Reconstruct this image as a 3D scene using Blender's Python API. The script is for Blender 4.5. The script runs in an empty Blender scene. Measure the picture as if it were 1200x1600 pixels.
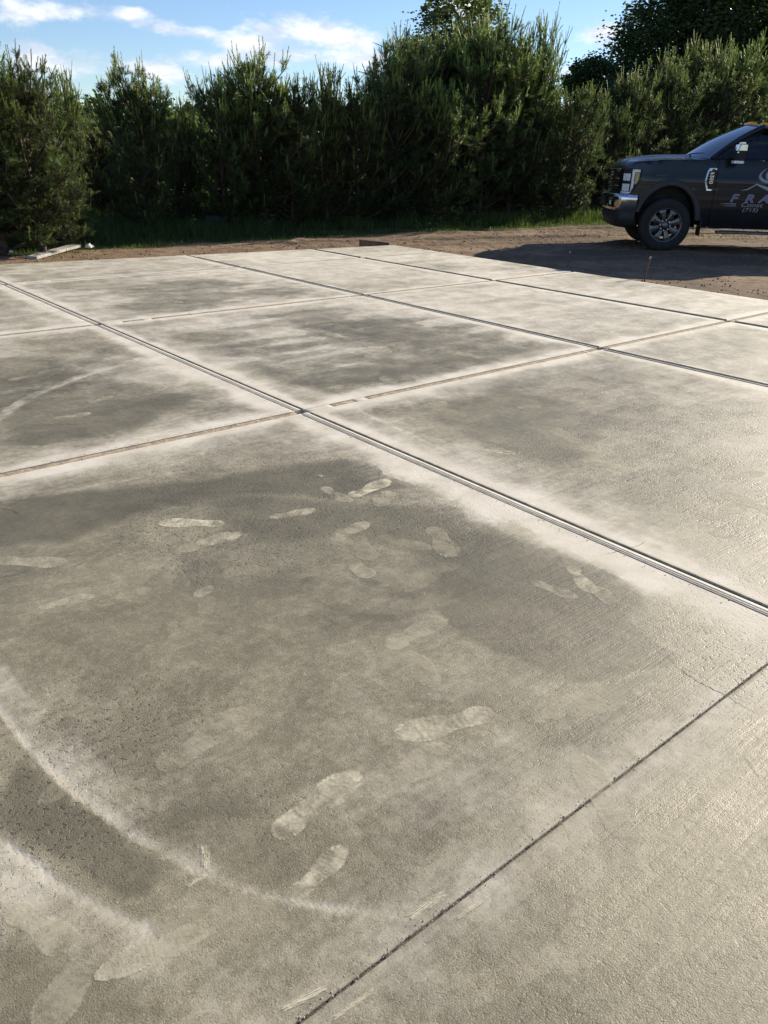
import bpy, bmesh, math, random
import numpy as np
from mathutils import Vector, Matrix
from mathutils.geometry import delaunay_2d_cdt

# ------------------------------------------------------------------ camera, sky, sun, exposure
SC = bpy.context.scene
COL = SC.collection
CAM_H = 1.43
F_PX, CX, CY = 1221.0, 600.0, 800.0          # focal length and centre in photograph pixels (1200 x 1600)
VPA, VPB = (-530.0, 214.0), (2190.0, 280.0)  # vanishing points of the two joint directions


def cam_dir(px, py):
    v = np.array([px - CX, CY - py, -F_PX]); return v / np.linalg.norm(v)


_a, _b = cam_dir(*VPA), cam_dir(*VPB)
_up = np.cross(_b, _a); _up /= np.linalg.norm(_up)
_y = np.array([0, 0, -1.0]) - _up * (-_up[2]); _y /= np.linalg.norm(_y)
_x = np.cross(_y, _up)
RW = np.array([_x, _y, _up])                  # world = RW @ camera

cam_data = bpy.data.cameras.new('camera')
cam = bpy.data.objects.new('camera', cam_data); COL.objects.link(cam)
cam_data.sensor_fit = 'VERTICAL'; cam_data.sensor_height = 24.0
cam_data.lens = 24.0 * F_PX / 1600.0
cam_data.clip_start = 0.05; cam_data.clip_end = 6000
M4 = Matrix([list(RW[0]) + [0], list(RW[1]) + [0], list(RW[2]) + [CAM_H], [0, 0, 0, 1]])
cam.matrix_world = M4
SC.camera = cam

SUN_AZ, SUN_EL = math.radians(48.0), math.radians(21.0)     # azimuth clockwise from +Y (the view heading)
SUN_DIR = Vector((math.sin(SUN_AZ) * math.cos(SUN_EL), math.cos(SUN_AZ) * math.cos(SUN_EL), math.sin(SUN_EL)))
sl = bpy.data.lights.new('sun', 'SUN'); sl.energy = 5.0; sl.angle = math.radians(0.5); sl.color = (1.0, 0.89, 0.71)
sun = bpy.data.objects.new('sun', sl); COL.objects.link(sun)
sun.rotation_euler = SUN_DIR.to_track_quat('Z', 'Y').to_euler()

SKY_STRENGTH = 0.086
world = bpy.data.worlds.new('World'); SC.world = world; world.use_nodes = True
SC.view_settings.view_transform = 'Standard'; SC.view_settings.look = 'None'
SC.view_settings.gamma = 1.0; SC.view_settings.exposure = 0.85
SC.render.engine = 'CYCLES'
SC.cycles.max_bounces = 8; SC.cycles.transparent_max_bounces = 16


def g(px, py, z=0.0):
    """photograph pixel -> point on the level z"""
    w = RW @ cam_dir(px, py); t = (z - CAM_H) / w[2]
    return np.array([w[0] * t, w[1] * t, z])


def at_depth(px, py, D):
    """photograph pixel -> point at ground depth D"""
    w = RW @ cam_dir(px, py); t = D / w[1]
    return np.array([w[0] * t, D, CAM_H + w[2] * t])


# ---- node helper
class NT:
    def __init__(self, tree): self.t = tree; self.n = tree.nodes; self.l = tree.links
    def node(self, typ, **kw):
        nd = self.n.new(typ)
        for k, v in kw.items():
            if k.startswith('i_'):
                key = k[2:]
                nd.inputs[int(key) if key.isdigit() else key.replace('_', ' ')].default_value = v
            else: setattr(nd, k, v)
        return nd
    def link(self, a, b): self.l.new(a, b)
    def math(self, op, a, b=None, clamp=False):
        nd = self.n.new('ShaderNodeMath'); nd.operation = op; nd.use_clamp = clamp
        for i, s in enumerate((a, b)):
            if s is None: continue
            if isinstance(s, (int, float)): nd.inputs[i].default_value = s
            else: self.l.new(s, nd.inputs[i])
        return nd.outputs[0]
    def mapr(self, v, a, b, c=0.0, d=1.0, smooth=True):
        nd = self.n.new('ShaderNodeMapRange'); nd.interpolation_type = 'SMOOTHSTEP' if smooth else 'LINEAR'
        self.l.new(v, nd.inputs['Value'])
        for k, x in (('From Min', a), ('From Max', b), ('To Min', c), ('To Max', d)): nd.inputs[k].default_value = x
        return nd.outputs['Result']
    def mix(self, f, a, b, blend='MIX'):
        nd = self.n.new('ShaderNodeMix'); nd.data_type = 'RGBA'; nd.blend_type = blend
        for idx, s in ((0, f), (6, a), (7, b)):
            if isinstance(s, (int, float)): nd.inputs[idx].default_value = s if idx == 0 else (s, s, s, 1)
            elif isinstance(s, (tuple, list)): nd.inputs[idx].default_value = tuple(s) + ((1,) if len(s) == 3 else ())
            else: self.l.new(s, nd.inputs[idx])
        return nd.outputs[2]
    def noise(self, vec, scale, detail=4, rough=0.55, dist=0.0):
        nd = self.n.new('ShaderNodeTexNoise'); nd.inputs['Scale'].default_value = scale
        nd.inputs['Detail'].default_value = detail; nd.inputs['Roughness'].default_value = rough
        nd.inputs['Distortion'].default_value = dist
        if vec is not None: self.l.new(vec, nd.inputs['Vector'])
        return nd.outputs['Fac']
    def mapping(self, vec, scale=(1, 1, 1), rot=(0, 0, 0), loc=(0, 0, 0)):
        nd = self.n.new('ShaderNodeMapping'); nd.inputs['Scale'].default_value = scale
        nd.inputs['Rotation'].default_value = rot; nd.inputs['Location'].default_value = loc
        self.l.new(vec, nd.inputs['Vector']); return nd.outputs[0]
    def attr(self, name, typ='GEOMETRY'):
        nd = self.n.new('ShaderNodeAttribute'); nd.attribute_name = name; nd.attribute_type = typ
        return nd.outputs['Fac']


def build_world():
    T = NT(world.node_tree); T.n.clear()
    out = T.node('ShaderNodeOutputWorld'); bg = T.node('ShaderNodeBackground'); bg.inputs[1].default_value = SKY_STRENGTH
    sky = T.node('ShaderNodeTexSky'); sky.sky_type = 'NISHITA'; sky.sun_disc = False
    sky.sun_elevation = SUN_EL; sky.sun_rotation = SUN_AZ; sky.altitude = 300
    sky.air_density = 1.0; sky.dust_density = 0.05; sky.ozone_density = 4.0
    tc = T.node('ShaderNodeTexCoord'); d = tc.outputs['Generated']
    # cumulus: lumpy noise stretched flat, denser in a few banks
    warp = T.noise(T.mapping(d, (14, 14, 30)), 1.0, 6, 0.62, 0.4)
    fine = T.noise(T.mapping(d, (60, 60, 110)), 1.0, 5, 0.6)
    big = T.noise(T.mapping(d, (3.2, 3.2, 9.0), loc=(3.1, 1.7, 0.4)), 1.0, 3, 0.5)
    bank = None
    blobs = [(20, 10, .075, .016), (110, 18, .060, .012), (205, 26, .030, .010), (290, 48, .045, .009), (470, 45, .080, .024), (545, 62, .04, .014),
             (390, 70, .050, .016), (340, 95, .075, .012), (100, 100, .09, .018), (440, 92, .10, .016), (560, 95, .07, .014), (955, 52, .034, .016),
             (1040, 44, .036, .018), (930, 118, .05, .014), (720, 12, .03, .012), (215, 110, .06, .012)]
    for px, py, sx, sz in blobs:
        c = RW @ cam_dir(px, py)
        sub = T.node('ShaderNodeVectorMath', operation='SUBTRACT'); T.link(d, sub.inputs[0]); sub.inputs[1].default_value = tuple(c)
        dv = T.node('ShaderNodeVectorMath', operation='DIVIDE'); T.link(sub.outputs[0], dv.inputs[0]); dv.inputs[1].default_value = (sx, sx, sz)
        ln = T.node('ShaderNodeVectorMath', operation='LENGTH'); T.link(dv.outputs[0], ln.inputs[0])
        m = T.mapr(ln.outputs['Value'], 0.0, 1.7, 1.0, 0.0)
        bank = m if bank is None else T.math('MAXIMUM', bank, m)
    gen = T.mapr(big, 0.56, 0.74)
    # away from the banks seen here the same broken cumulus goes on all round
    sep = T.node('ShaderNodeSeparateXYZ'); T.link(d, sep.inputs[0])
    side = T.mapr(sep.outputs['Y'], 0.75, 0.55)
    bank = T.math('MAXIMUM', bank, T.math('MULTIPLY', gen, side))
    s = T.math('ADD', T.math('MULTIPLY', bank, 0.50), T.math('ADD', T.math('MULTIPLY', warp, 1.05), T.math('MULTIPLY', fine, 0.34)))
    dens = T.mapr(s, 0.89, 1.24)
    above = T.mapr(sep.outputs['Z'], 0.0, 0.03)
    dens = T.math('MULTIPLY', T.math('MULTIPLY', dens, above), 0.93)
    shade = T.noise(T.mapping(d, (22, 22, 60), loc=(0, 0, 0.6)), 1.0, 4, 0.55)
    ccol = T.mix(T.mapr(shade, 0.38, 0.62), (4.8, 5.3, 6.3), (7.2, 7.3, 7.5))
    hs = T.node('ShaderNodeHueSaturation'); hs.inputs['Hue'].default_value = 0.510; hs.inputs['Saturation'].default_value = 1.0; T.link(sky.outputs[0], hs.inputs['Color'])
    col = T.mix(dens, hs.outputs[0], ccol)
    T.link(col, bg.inputs[0]); T.link(bg.outputs[0], out.inputs[0])


build_world()

# ------------------------------------------------------------------ helpers
rng = np.random.default_rng(7)
random.seed(7)


def tag(o, label=None, cat=None, group=None, kind=None):
    if label: o['label'] = label
    if cat: o['category'] = cat
    if group: o['group'] = group
    if kind: o['kind'] = kind
    return o


def empty(name, loc=(0, 0, 0), rz=0.0, parent=None):
    o = bpy.data.objects.new(name, None); COL.objects.link(o)
    o.location = loc; o.rotation_euler = (0, 0, rz); o.parent = parent; o.empty_display_size = 0.1
    return o


def mesh_obj(name, verts, faces, mat=None, parent=None, smooth=False):
    me = bpy.data.meshes.new(name)
    me.from_pydata([tuple(map(float, v)) for v in verts], [], [tuple(int(i) for i in f) for f in faces]); me.update()
    if mat: me.materials.append(mat)
    if smooth: me.polygons.foreach_set('use_smooth', [True] * len(me.polygons))
    o = bpy.data.objects.new(name, me); COL.objects.link(o); o.parent = parent
    return o


def np_mesh(name, verts, faces, mat=None, smooth=False):
    """fast mesh from numpy arrays, faces (n,3) or (n,4)"""
    verts = np.asarray(verts, dtype=np.float32); faces = np.asarray(faces, dtype=np.int32)
    k = faces.shape[1]
    me = bpy.data.meshes.new(name)
    me.vertices.add(len(verts)); me.vertices.foreach_set('co', verts.ravel())
    me.loops.add(faces.size); me.loops.foreach_set('vertex_index', faces.ravel())
    me.polygons.add(len(faces)); me.polygons.foreach_set('loop_start', np.arange(0, faces.size, k, dtype=np.int32))
    me.update(calc_edges=True)
    if smooth: me.polygons.foreach_set('use_smooth', np.ones(len(faces), dtype=bool))
    if mat: me.materials.append(mat)
    return me


def set_attr(me, name, arr):
    a = me.attributes.new(name, 'FLOAT', 'POINT'); a.data.foreach_set('value', np.asarray(arr, dtype=np.float32).ravel())


def link(name, me, parent=None):
    o = bpy.data.objects.new(name, me); COL.objects.link(o); o.parent = parent; return o


def box_geo(x0, x1, y0, y1, z0, z1):
    v = [(x, y, z) for z in (z0, z1) for y in (y0, y1) for x in (x0, x1)]
    f = [(0, 2, 3, 1), (4, 5, 7, 6), (0, 1, 5, 4), (2, 6, 7, 3), (0, 4, 6, 2), (1, 3, 7, 5)]
    return v, f


def box_obj(name, b, mat, parent=None, bevel=0.0, segs=2):
    v, f = box_geo(*b); o = mesh_obj(name, v, f, mat, parent)
    if bevel:
        bm = bmesh.new(); bm.from_mesh(o.data)
        bmesh.ops.bevel(bm, geom=bm.edges[:] + bm.verts[:], offset=bevel, segments=segs, affect='EDGES', profile=0.5)
        bm.to_mesh(o.data); bm.free()
    return o


def lattice(seed):
    r = np.random.default_rng(seed); return r.random((256, 256))


_LAT = [lattice(100 + i) for i in range(6)]


def vnoise(x, y, seed=0):
    L = _LAT[seed % 6]; x = np.asarray(x) + seed * 17.3; y = np.asarray(y) + seed * 9.1
    xi = np.floor(x).astype(int); yi = np.floor(y).astype(int); fx = x - xi; fy = y - yi
    fx = fx * fx * (3 - 2 * fx); fy = fy * fy * (3 - 2 * fy)
    a = L[xi % 256, yi % 256]; b = L[(xi + 1) % 256, yi % 256]; c = L[xi % 256, (yi + 1) % 256]; d = L[(xi + 1) % 256, (yi + 1) % 256]
    return (a * (1 - fx) + b * fx) * (1 - fy) + (c * (1 - fx) + d * fx) * fy


def fbm(x, y, octaves=4, seed=0):
    s = 0; amp = 0.5; tot = 0
    for i in range(octaves):
        s = s + amp * vnoise(x * 2 ** i, y * 2 ** i, seed + i); tot += amp; amp *= 0.5
    return s / tot


def sstep(a, b, x):
    t = np.clip((x - a) / (b - a), 0, 1); return t * t * (3 - 2 * t)


def seg_dist(X, Y, pts):
    """distance to a polyline, and signed side of the nearest segment"""
    best = np.full(X.shape, 1e9); side = np.zeros(X.shape)
    for (x0, y0), (x1, y1) in zip(pts[:-1], pts[1:]):
        dx, dy = x1 - x0, y1 - y0; L2 = dx * dx + dy * dy + 1e-12
        t = np.clip(((X - x0) * dx + (Y - y0) * dy) / L2, 0, 1)
        d = np.hypot(X - x0 - t * dx, Y - y0 - t * dy)
        s = dx * (Y - y0) - dy * (X - x0)
        m = d < best; best = np.where(m, d, best); side = np.where(m, s, side)
    return best, side


def in_poly(X, Y, poly):
    inside = np.zeros(X.shape, bool); n = len(poly)
    for i in range(n):
        x0, y0 = poly[i]; x1, y1 = poly[(i + 1) % n]
        c = ((y0 > Y) != (y1 > Y)) & (X < (x1 - x0) * (Y - y0) / (y1 - y0 + 1e-12) + x0)
        inside ^= c
    return inside


# ------------------------------------------------------------------ materials
def new_mat(name):
    m = bpy.data.materials.new(name); m.use_nodes = True
    T = NT(m.node_tree); bsdf = T.n.get('Principled BSDF'); out = T.n.get('Material Output')
    return m, T, bsdf, out


def simple_mat(name, col, rough=0.5, metal=0.0, spec=0.5, var=0.0, vscale=8.0, bump=0.0, bscale=60.0, coat=0.0):
    m, T, b, out = new_mat(name)
    b.inputs['Roughness'].default_value = rough; b.inputs['Metallic'].default_value = metal
    b.inputs['Specular IOR Level'].default_value = spec
    tc = T.node('ShaderNodeTexCoord').outputs['Object']
    n = T.noise(tc, vscale, 5, 0.6)
    lo = tuple(c * (1 - var) for c in col); hi = tuple(min(1, c * (1 + var)) for c in col)
    T.link(T.mix(T.mapr(n, 0.3, 0.7), lo, hi), b.inputs['Base Color'])
    if var: T.link(T.mapr(n, 0.3, 0.7, rough * 0.85, min(1, rough * 1.2)), b.inputs['Roughness'])
    if coat: b.inputs['Coat Weight'].default_value = coat; b.inputs['Coat Roughness'].default_value = 0.04
    if bump:
        bp = T.node('ShaderNodeBump'); bp.inputs['Strength'].default_value = 1.0; bp.inputs['Distance'].default_value = bump
        T.link(T.noise(tc, bscale, 5, 0.6), bp.inputs['Height']); T.link(bp.outputs[0], b.inputs['Normal'])
    return m


def concrete_mat():
    m, T, b, out = new_mat('concrete')
    p = T.node('ShaderNodeTexCoord').outputs['Object']
    dust, dark, pit = T.attr('dust'), T.attr('dark'), T.attr('pit')
    n_big = T.noise(p, 0.9, 5, 0.6, 0.5)
    n_mid = T.noise(p, 5.0, 6, 0.62, 0.3)
    n_small = T.noise(p, 28.0, 5, 0.65)
    n_grain = T.noise(p, 260.0, 3, 0.7)
    broom = T.noise(T.mapping(p, (5.0, 150.0, 1.0)), 1.0, 4, 0.65)       # brush lines run along the cross joints
    broom2 = T.noise(T.mapping(p, (2.0, 45.0, 1.0), rot=(0, 0, 0.03)), 1.0, 4, 0.6)
    pn = T.noise(T.mapping(p, (1.0, 1.35, 1.0)), 62.0, 1, 0.5, 0.0)
    pn2 = T.noise(T.mapping(p, (1.2, 1.0, 1.0), loc=(3, 7, 0)), 115.0, 1, 0.5, 0.0)
    hole = T.math('MAXIMUM', T.mapr(pn, 0.415, 0.315), T.math('MULTIPLY', T.mapr(pn2, 0.39, 0.29), 0.75))   # irregular pocks in the paste
    hole = T.math('MULTIPLY', hole, pit)
    base = T.mix(T.mapr(n_big, 0.32, 0.68), (0.168, 0.145, 0.084), (0.252, 0.222, 0.142))
    base = T.mix(T.mapr(n_mid, 0.30, 0.72, 0.0, 0.60), base, (0.300, 0.270, 0.178))
    base = T.mix(T.mapr(n_small, 0.40, 0.68, 0.0, 0.45), base, (0.385, 0.345, 0.235))
    base = T.mix(T.mapr(n_grain, 0.40, 0.70, 0.0, 0.50), base, (0.43, 0.385, 0.27))
    fleck = T.mapr(T.noise(T.mapping(p, (1.0, 1.5, 1.0)), 75.0, 3, 0.6), 0.56, 0.70)
    base = T.mix(T.math('MULTIPLY', fleck, 0.45), base, (0.52, 0.465, 0.33))
    tide = T.noise(T.mapping(p, (1.0, 1.25, 1.0), loc=(1.3, 4.1, 0)), 1.15, 7, 0.62, 0.9)          # overlapping stains with drying edges
    tide2 = T.noise(T.mapping(p, (1.3, 1.0, 1.0), loc=(8.3, 2.6, 0)), 2.3, 6, 0.62, 0.7)
    lev = T.math('ADD', T.math('ADD', T.mapr(tide, 0.478, 0.502), T.mapr(tide, 0.575, 0.61)), T.math('MULTIPLY', T.mapr(tide2, 0.53, 0.55), 0.7))
    base = T.mix(T.math('MULTIPLY', lev, 0.24), base, (0.095, 0.082, 0.052))
    base = T.mix(T.math('MULTIPLY', dark, 0.74), base, (0.088, 0.077, 0.046))
    base = T.mix(T.math('MULTIPLY', hole, 0.66), base, (0.085, 0.071, 0.045))  # pocks coloured darker too, standing in for the shade inside them
    dm = T.math('ADD', dust, T.math('MULTIPLY', T.math('SUBTRACT', n_mid, 0.5), 0.55))
    dm = T.math('ADD', dm, T.math('MULTIPLY', T.math('SUBTRACT', n_small, 0.5), 0.45))
    dm = T.math('ADD', dm, T.math('MULTIPLY', T.math('SUBTRACT', broom2, 0.5), 0.30))
    dm = T.math('ADD', dm, T.math('MULTIPLY', T.math('SUBTRACT', n_grain, 0.5), 0.25))
    dm = T.mapr(dm, 0.06, 0.98, 0.0, 0.96)
    dcol = T.mix(T.mapr(n_mid, 0.3, 0.7), (0.60, 0.545, 0.435), (0.74, 0.69, 0.575))
    T.link(T.mix(dm, base, dcol), b.inputs['Base Color'])
    r = T.mix(dm, T.mapr(T.math('ADD', T.math('MULTIPLY', n_mid, 0.5), T.math('MULTIPLY', broom2, 0.5)), 0.35, 0.65, 0.42, 0.62), 0.85)
    T.link(r, b.inputs['Roughness'])
    b.inputs['Specular IOR Level'].default_value = 0.45
    h = T.math('MULTIPLY', n_grain, 0.30)
    h = T.math('ADD', h, T.math('MULTIPLY', n_small, 0.35))
    h = T.math('ADD', h, T.math('MULTIPLY', T.math('ADD', broom, broom2), 0.30))
    h = T.math('SUBTRACT', h, T.math('MULTIPLY', hole, 0.26))
    h = T.math('MULTIPLY', h, T.mapr(dm, 0.0, 1.0, 1.0, 0.45))
    bp = T.node('ShaderNodeBump'); bp.inputs['Strength'].default_value = 1.0; bp.inputs['Distance'].default_value = 0.0044
    T.link(h, bp.inputs['Height']); T.link(bp.outputs[0], b.inputs['Normal'])
    return m


def decal_mat(name, tread=True):
    """thin film of pale dust pressed into a mark; the sheet's own density attribute carries the outline"""
    m, T, b, out = new_mat(name)
    oi = T.node('ShaderNodeObjectInfo')
    tc = T.node('ShaderNodeTexCoord').outputs['Object']
    off = T.node('ShaderNodeVectorMath', operation='SCALE'); cmb = T.node('ShaderNodeCombineXYZ')
    for i in range(3): T.link(oi.outputs['Random'], cmb.inputs[i])
    T.link(cmb.outputs[0], off.inputs[0]); off.inputs['Scale'].default_value = 40
    add = T.node('ShaderNodeVectorMath', operation='ADD'); T.link(tc, add.inputs[0]); T.link(off.outputs[0], add.inputs[1])
    n1 = T.noise(add.outputs[0], 14.0, 5, 0.66, 0.4); n2 = T.noise(add.outputs[0], 110.0, 4, 0.7)
    dens = T.attr('dens'); stg = T.attr('strength', 'OBJECT')
    a = T.math('ADD', dens, T.math('MULTIPLY', T.math('SUBTRACT', n1, 0.5), 1.5))
    a = T.math('ADD', a, T.math('MULTIPLY', T.math('SUBTRACT', n2, 0.5), 0.5))
    if not tread:
        st = T.noise(T.mapping(add.outputs[0], (26.0, 3.0, 1.0)), 1.0, 3, 0.6); a = T.math('ADD', T.math('SUBTRACT', a, 0.12), T.math('MULTIPLY', T.math('SUBTRACT', st, 0.5), 2.0))
    a = T.math('MULTIPLY', T.mapr(a, 0.14, 0.86), T.mapr(dens, 0.0, 0.30))
    a = T.math('MULTIPLY', a, stg, clamp=True)
    b.inputs['Base Color'].default_value = (0.66, 0.605, 0.445, 1); b.inputs['Roughness'].default_value = 0.9
    b.inputs['Specular IOR Level'].default_value = 0.2
    tr_ = T.node('ShaderNodeBsdfTransparent'); mx = T.node('ShaderNodeMixShader')
    T.link(a, mx.inputs[0]); T.link(tr_.outputs[0], mx.inputs[1]); T.link(b.outputs[0], mx.inputs[2]); T.link(mx.outputs[0], out.inputs['Surface'])
    return m


def ground_mat():
    m, T, b, out = new_mat('soil')
    p = T.node('ShaderNodeTexCoord').outputs['Object']
    gr, wet = T.attr('grass'), T.attr('wet')
    n1 = T.noise(p, 0.8, 6, 0.6); n2 = T.noise(p, 6.0, 6, 0.65); n3 = T.noise(p, 45.0, 5, 0.7)
    soil = T.mix(T.mapr(n2, 0.3, 0.7), (0.155, 0.100, 0.060), (0.285, 0.200, 0.125))
    soil = T.mix(T.mapr(n1, 0.45, 0.7, 0.0, 0.6), soil, (0.38, 0.28, 0.18))
    soil = T.mix(T.math('MULTIPLY', wet, 0.85), soil, (0.135, 0.098, 0.066))
    soil = T.mix(T.mapr(n3, 0.4, 0.8, 0.0, 0.45), soil, (0.13, 0.095, 0.06))
    turf = T.mix(T.mapr(n2, 0.3, 0.7), (0.026, 0.040, 0.012), (0.060, 0.075, 0.025))
    turf = T.mix(T.mapr(n1, 0.4, 0.7), turf, (0.14, 0.13, 0.05))
    gm = T.mapr(T.math('ADD', gr, T.math('MULTIPLY', T.math('SUBTRACT', n2, 0.5), 0.7)), 0.3, 0.7)
    T.link(T.mix(gm, soil, turf), b.inputs['Base Color'])
    b.inputs['Roughness'].default_value = 0.95; b.inputs['Specular IOR Level'].default_value = 0.15
    bp = T.node('ShaderNodeBump'); bp.inputs['Strength'].default_value = 1.0; bp.inputs['Distance'].default_value = 0.03
    T.link(T.math('ADD', n2, T.math('MULTIPLY', n3, 0.35)), bp.inputs['Height']); T.link(bp.outputs[0], b.inputs['Normal'])
    return m


def leaf_mat(name, old, young, trans=0.35, spec=0.3):
    m, T, b, out = new_mat(name)
    t = T.attr('tint'); oi = T.node('ShaderNodeObjectInfo')
    c = T.mix(t, old, young)
    hs = T.node('ShaderNodeHueSaturation'); T.link(c, hs.inputs['Color'])
    T.link(T.mapr(oi.outputs['Random'], 0, 1, 0.8, 1.2, smooth=False), hs.inputs['Value'])
    T.link(T.mapr(oi.outputs['Random'], 0, 1, 0.485, 0.51, smooth=False), hs.inputs['Hue'])
    T.link(hs.outputs[0], b.inputs['Base Color']); b.inputs['Roughness'].default_value = 0.5; b.inputs['Specular IOR Level'].default_value = spec
    tl = T.node('ShaderNodeBsdfTranslucent'); mx = T.node('ShaderNodeMixShader'); mx.inputs[0].default_value = trans
    br = T.mix(1.0, hs.outputs[0], (1.5, 1.6, 0.9), 'MULTIPLY'); T.link(br, tl.inputs[0])
    T.link(b.outputs[0], mx.inputs[1]); T.link(tl.outputs[0], mx.inputs[2]); T.link(mx.outputs[0], out.inputs['Surface'])
    return m


def glass_mat(name, tint, f0=0.05):
    m, T, b, out = new_mat(name)
    tr = T.node('ShaderNodeBsdfTransparent'); tr.inputs[0].default_value = tuple(tint) + (1,)
    gl = T.node('ShaderNodeBsdfGlossy'); gl.inputs['Roughness'].default_value = 0.03
    fr = T.node('ShaderNodeFresnel'); fr.inputs[0].default_value = 1.52
    mx = T.node('ShaderNodeMixShader'); T.link(T.mapr(fr.outputs[0], 0, 1, f0, 1.0, smooth=False), mx.inputs[0]); T.link(tr.outputs[0], mx.inputs[1]); T.link(gl.outputs[0], mx.inputs[2])
    T.link(mx.outputs[0], out.inputs['Surface']); return m


MAT = {}
MAT['concrete'] = concrete_mat()
MAT['foot'] = decal_mat('dust_print', True)
MAT['chalk'] = decal_mat('dust_smear', False)
MAT['soil'] = ground_mat()
MAT['sandfill'] = simple_mat('sand_fill', (0.42, 0.33, 0.22), 0.9, spec=0.2, var=0.35, vscale=20, bump=0.006, bscale=90)
MAT['joint'] = simple_mat('joint_shadow_bed', (0.085, 0.068, 0.048), 0.9, spec=0.2, var=0.3, vscale=30)
MAT['burr'] = simple_mat('joint_burr', (0.42, 0.35, 0.24), 0.85, spec=0.25, var=0.3, vscale=20, bump=0.003, bscale=120)
MAT['jointfill'] = simple_mat('packed_grit', (0.15, 0.125, 0.09), 0.9, spec=0.2, var=0.5, vscale=60, bump=0.004, bscale=200)
MAT['dustbead'] = simple_mat('dust_bead', (0.52, 0.46, 0.37), 0.9, spec=0.2, var=0.25, vscale=40, bump=0.004, bscale=150)
MAT['needle'] = leaf_mat('pine_needles', (0.020, 0.040, 0.016), (0.270, 0.335, 0.095), 0.30)  # old and new needle tones spread apart to deepen shade, lift sunlit tips
MAT['bark'] = simple_mat('pine_bark', (0.085, 0.062, 0.045), 0.9, spec=0.2, var=0.4, vscale=14, bump=0.01, bscale=30)
MAT['leaf'] = leaf_mat('broad_leaves', (0.030, 0.052, 0.018), (0.095, 0.130, 0.035), 0.35)
MAT['grass'] = leaf_mat('grass_blades', (0.026, 0.048, 0.013), (0.100, 0.135, 0.032), 0.35)
MAT['wood_grey'] = simple_mat('weathered_board', (0.36, 0.34, 0.32), 0.8, var=0.25, vscale=12, bump=0.003, bscale=40)
MAT['wood_brown'] = simple_mat('form_board', (0.13, 0.085, 0.05), 0.85, var=0.4, vscale=12, bump=0.004, bscale=40)
MAT['paper'] = simple_mat('white_scrap', (0.75, 0.74, 0.72), 0.8, var=0.08)
MAT['rust'] = simple_mat('rusty_steel', (0.16, 0.085, 0.05), 0.8, var=0.4, vscale=40)
MAT['tote'] = simple_mat('dark_blue_plastic', (0.016, 0.022, 0.06), 0.5, var=0.2)

# ------------------------------------------------------------------ the slab
A2 = RW @ _a; A2[2] = 0; A2 /= np.linalg.norm(A2)          # joints running away to the left
B2 = np.array([A2[1], -A2[0], 0.0])                        # joints running away to the right
SLAB_RZ = math.atan2(B2[1], B2[0])


def uv_of(px, py):
    p = g(px, py); return (float(p @ B2), float(p @ A2))


def uv_xy(u, v): return B2[0] * u + A2[0] * v, B2[1] * u + A2[1] * v


UJ = [-3.55, -0.46, 2.575, 5.575, 7.68, 9.32]
VJ = [-2.3, 0.77, 3.81, 6.99, 9.70, 11.3]
def v_back(u): return 11.47 - 0.098 * (u - 3.0)


slab = empty('concrete_slab', (0, 0, 0), SLAB_RZ); tag(slab, kind='structure')

POLY = {  # dust streaks and drifts read off the photograph: (points, half width m, strength)
    'arc1': ([(-10, 1095), (40, 1160), (110, 1235), (200, 1300), (310, 1362)], 0.045, 0.74),
    'arc2': ([(-30, 1290), (20, 1325), (80, 1372), (150, 1412), (230, 1450)], 0.060, 0.80),
    'smear': ([(305, 1360), (360, 1380), (440, 1405), (540, 1420), (650, 1436)], 0.012, 0.40),
    'arc3': ([(-20, 665), (50, 618), (130, 587), (230, 558)], 0.05, 0.52),
    'arc4': ([(-20, 625), (70, 588), (160, 565), (260, 545)], 0.03, 0.36),
    'arc5': ([(-20, 690), (80, 640), (150, 610)], 0.02, 0.32),
    'edge1': ([(540, 632), (700, 705), (830, 765), (960, 825), (1080, 865), (1210, 930)], 0.020, 0.55),
    'edge2': ([(215, 512), (300, 552), (380, 590), (440, 605)], 0.05, 0.45),
    'band1': ([(300, 540), (420, 520), (560, 500), (700, 480)], 0.06, 0.36),
    'band2': ([(60, 445), (140, 470), (190, 500)], 0.05, 0.5),
    'band3': ([(0, 800), (60, 775), (160, 755), (300, 735)], 0.02, 0.35),
    'band4': ([(610, 480), (720, 505), (850, 530)], 0.05, 0.40),
    'low1': ([(0, 1050), (30, 1090), (60, 1110)], 0.03, 0.5),
    'curve5': ([(870, 480), (960, 450), (1010, 430), (960, 420)], 0.05, 0.3),
    'rim': ([(700, 1395), (800, 1330), (960, 1200), (1100, 1090)], 0.03, 0.34),
    'rim2': ([(770, 1400), (880, 1310), (1010, 1210), (1150, 1100)], 0.03, 0.34),
}
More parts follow.
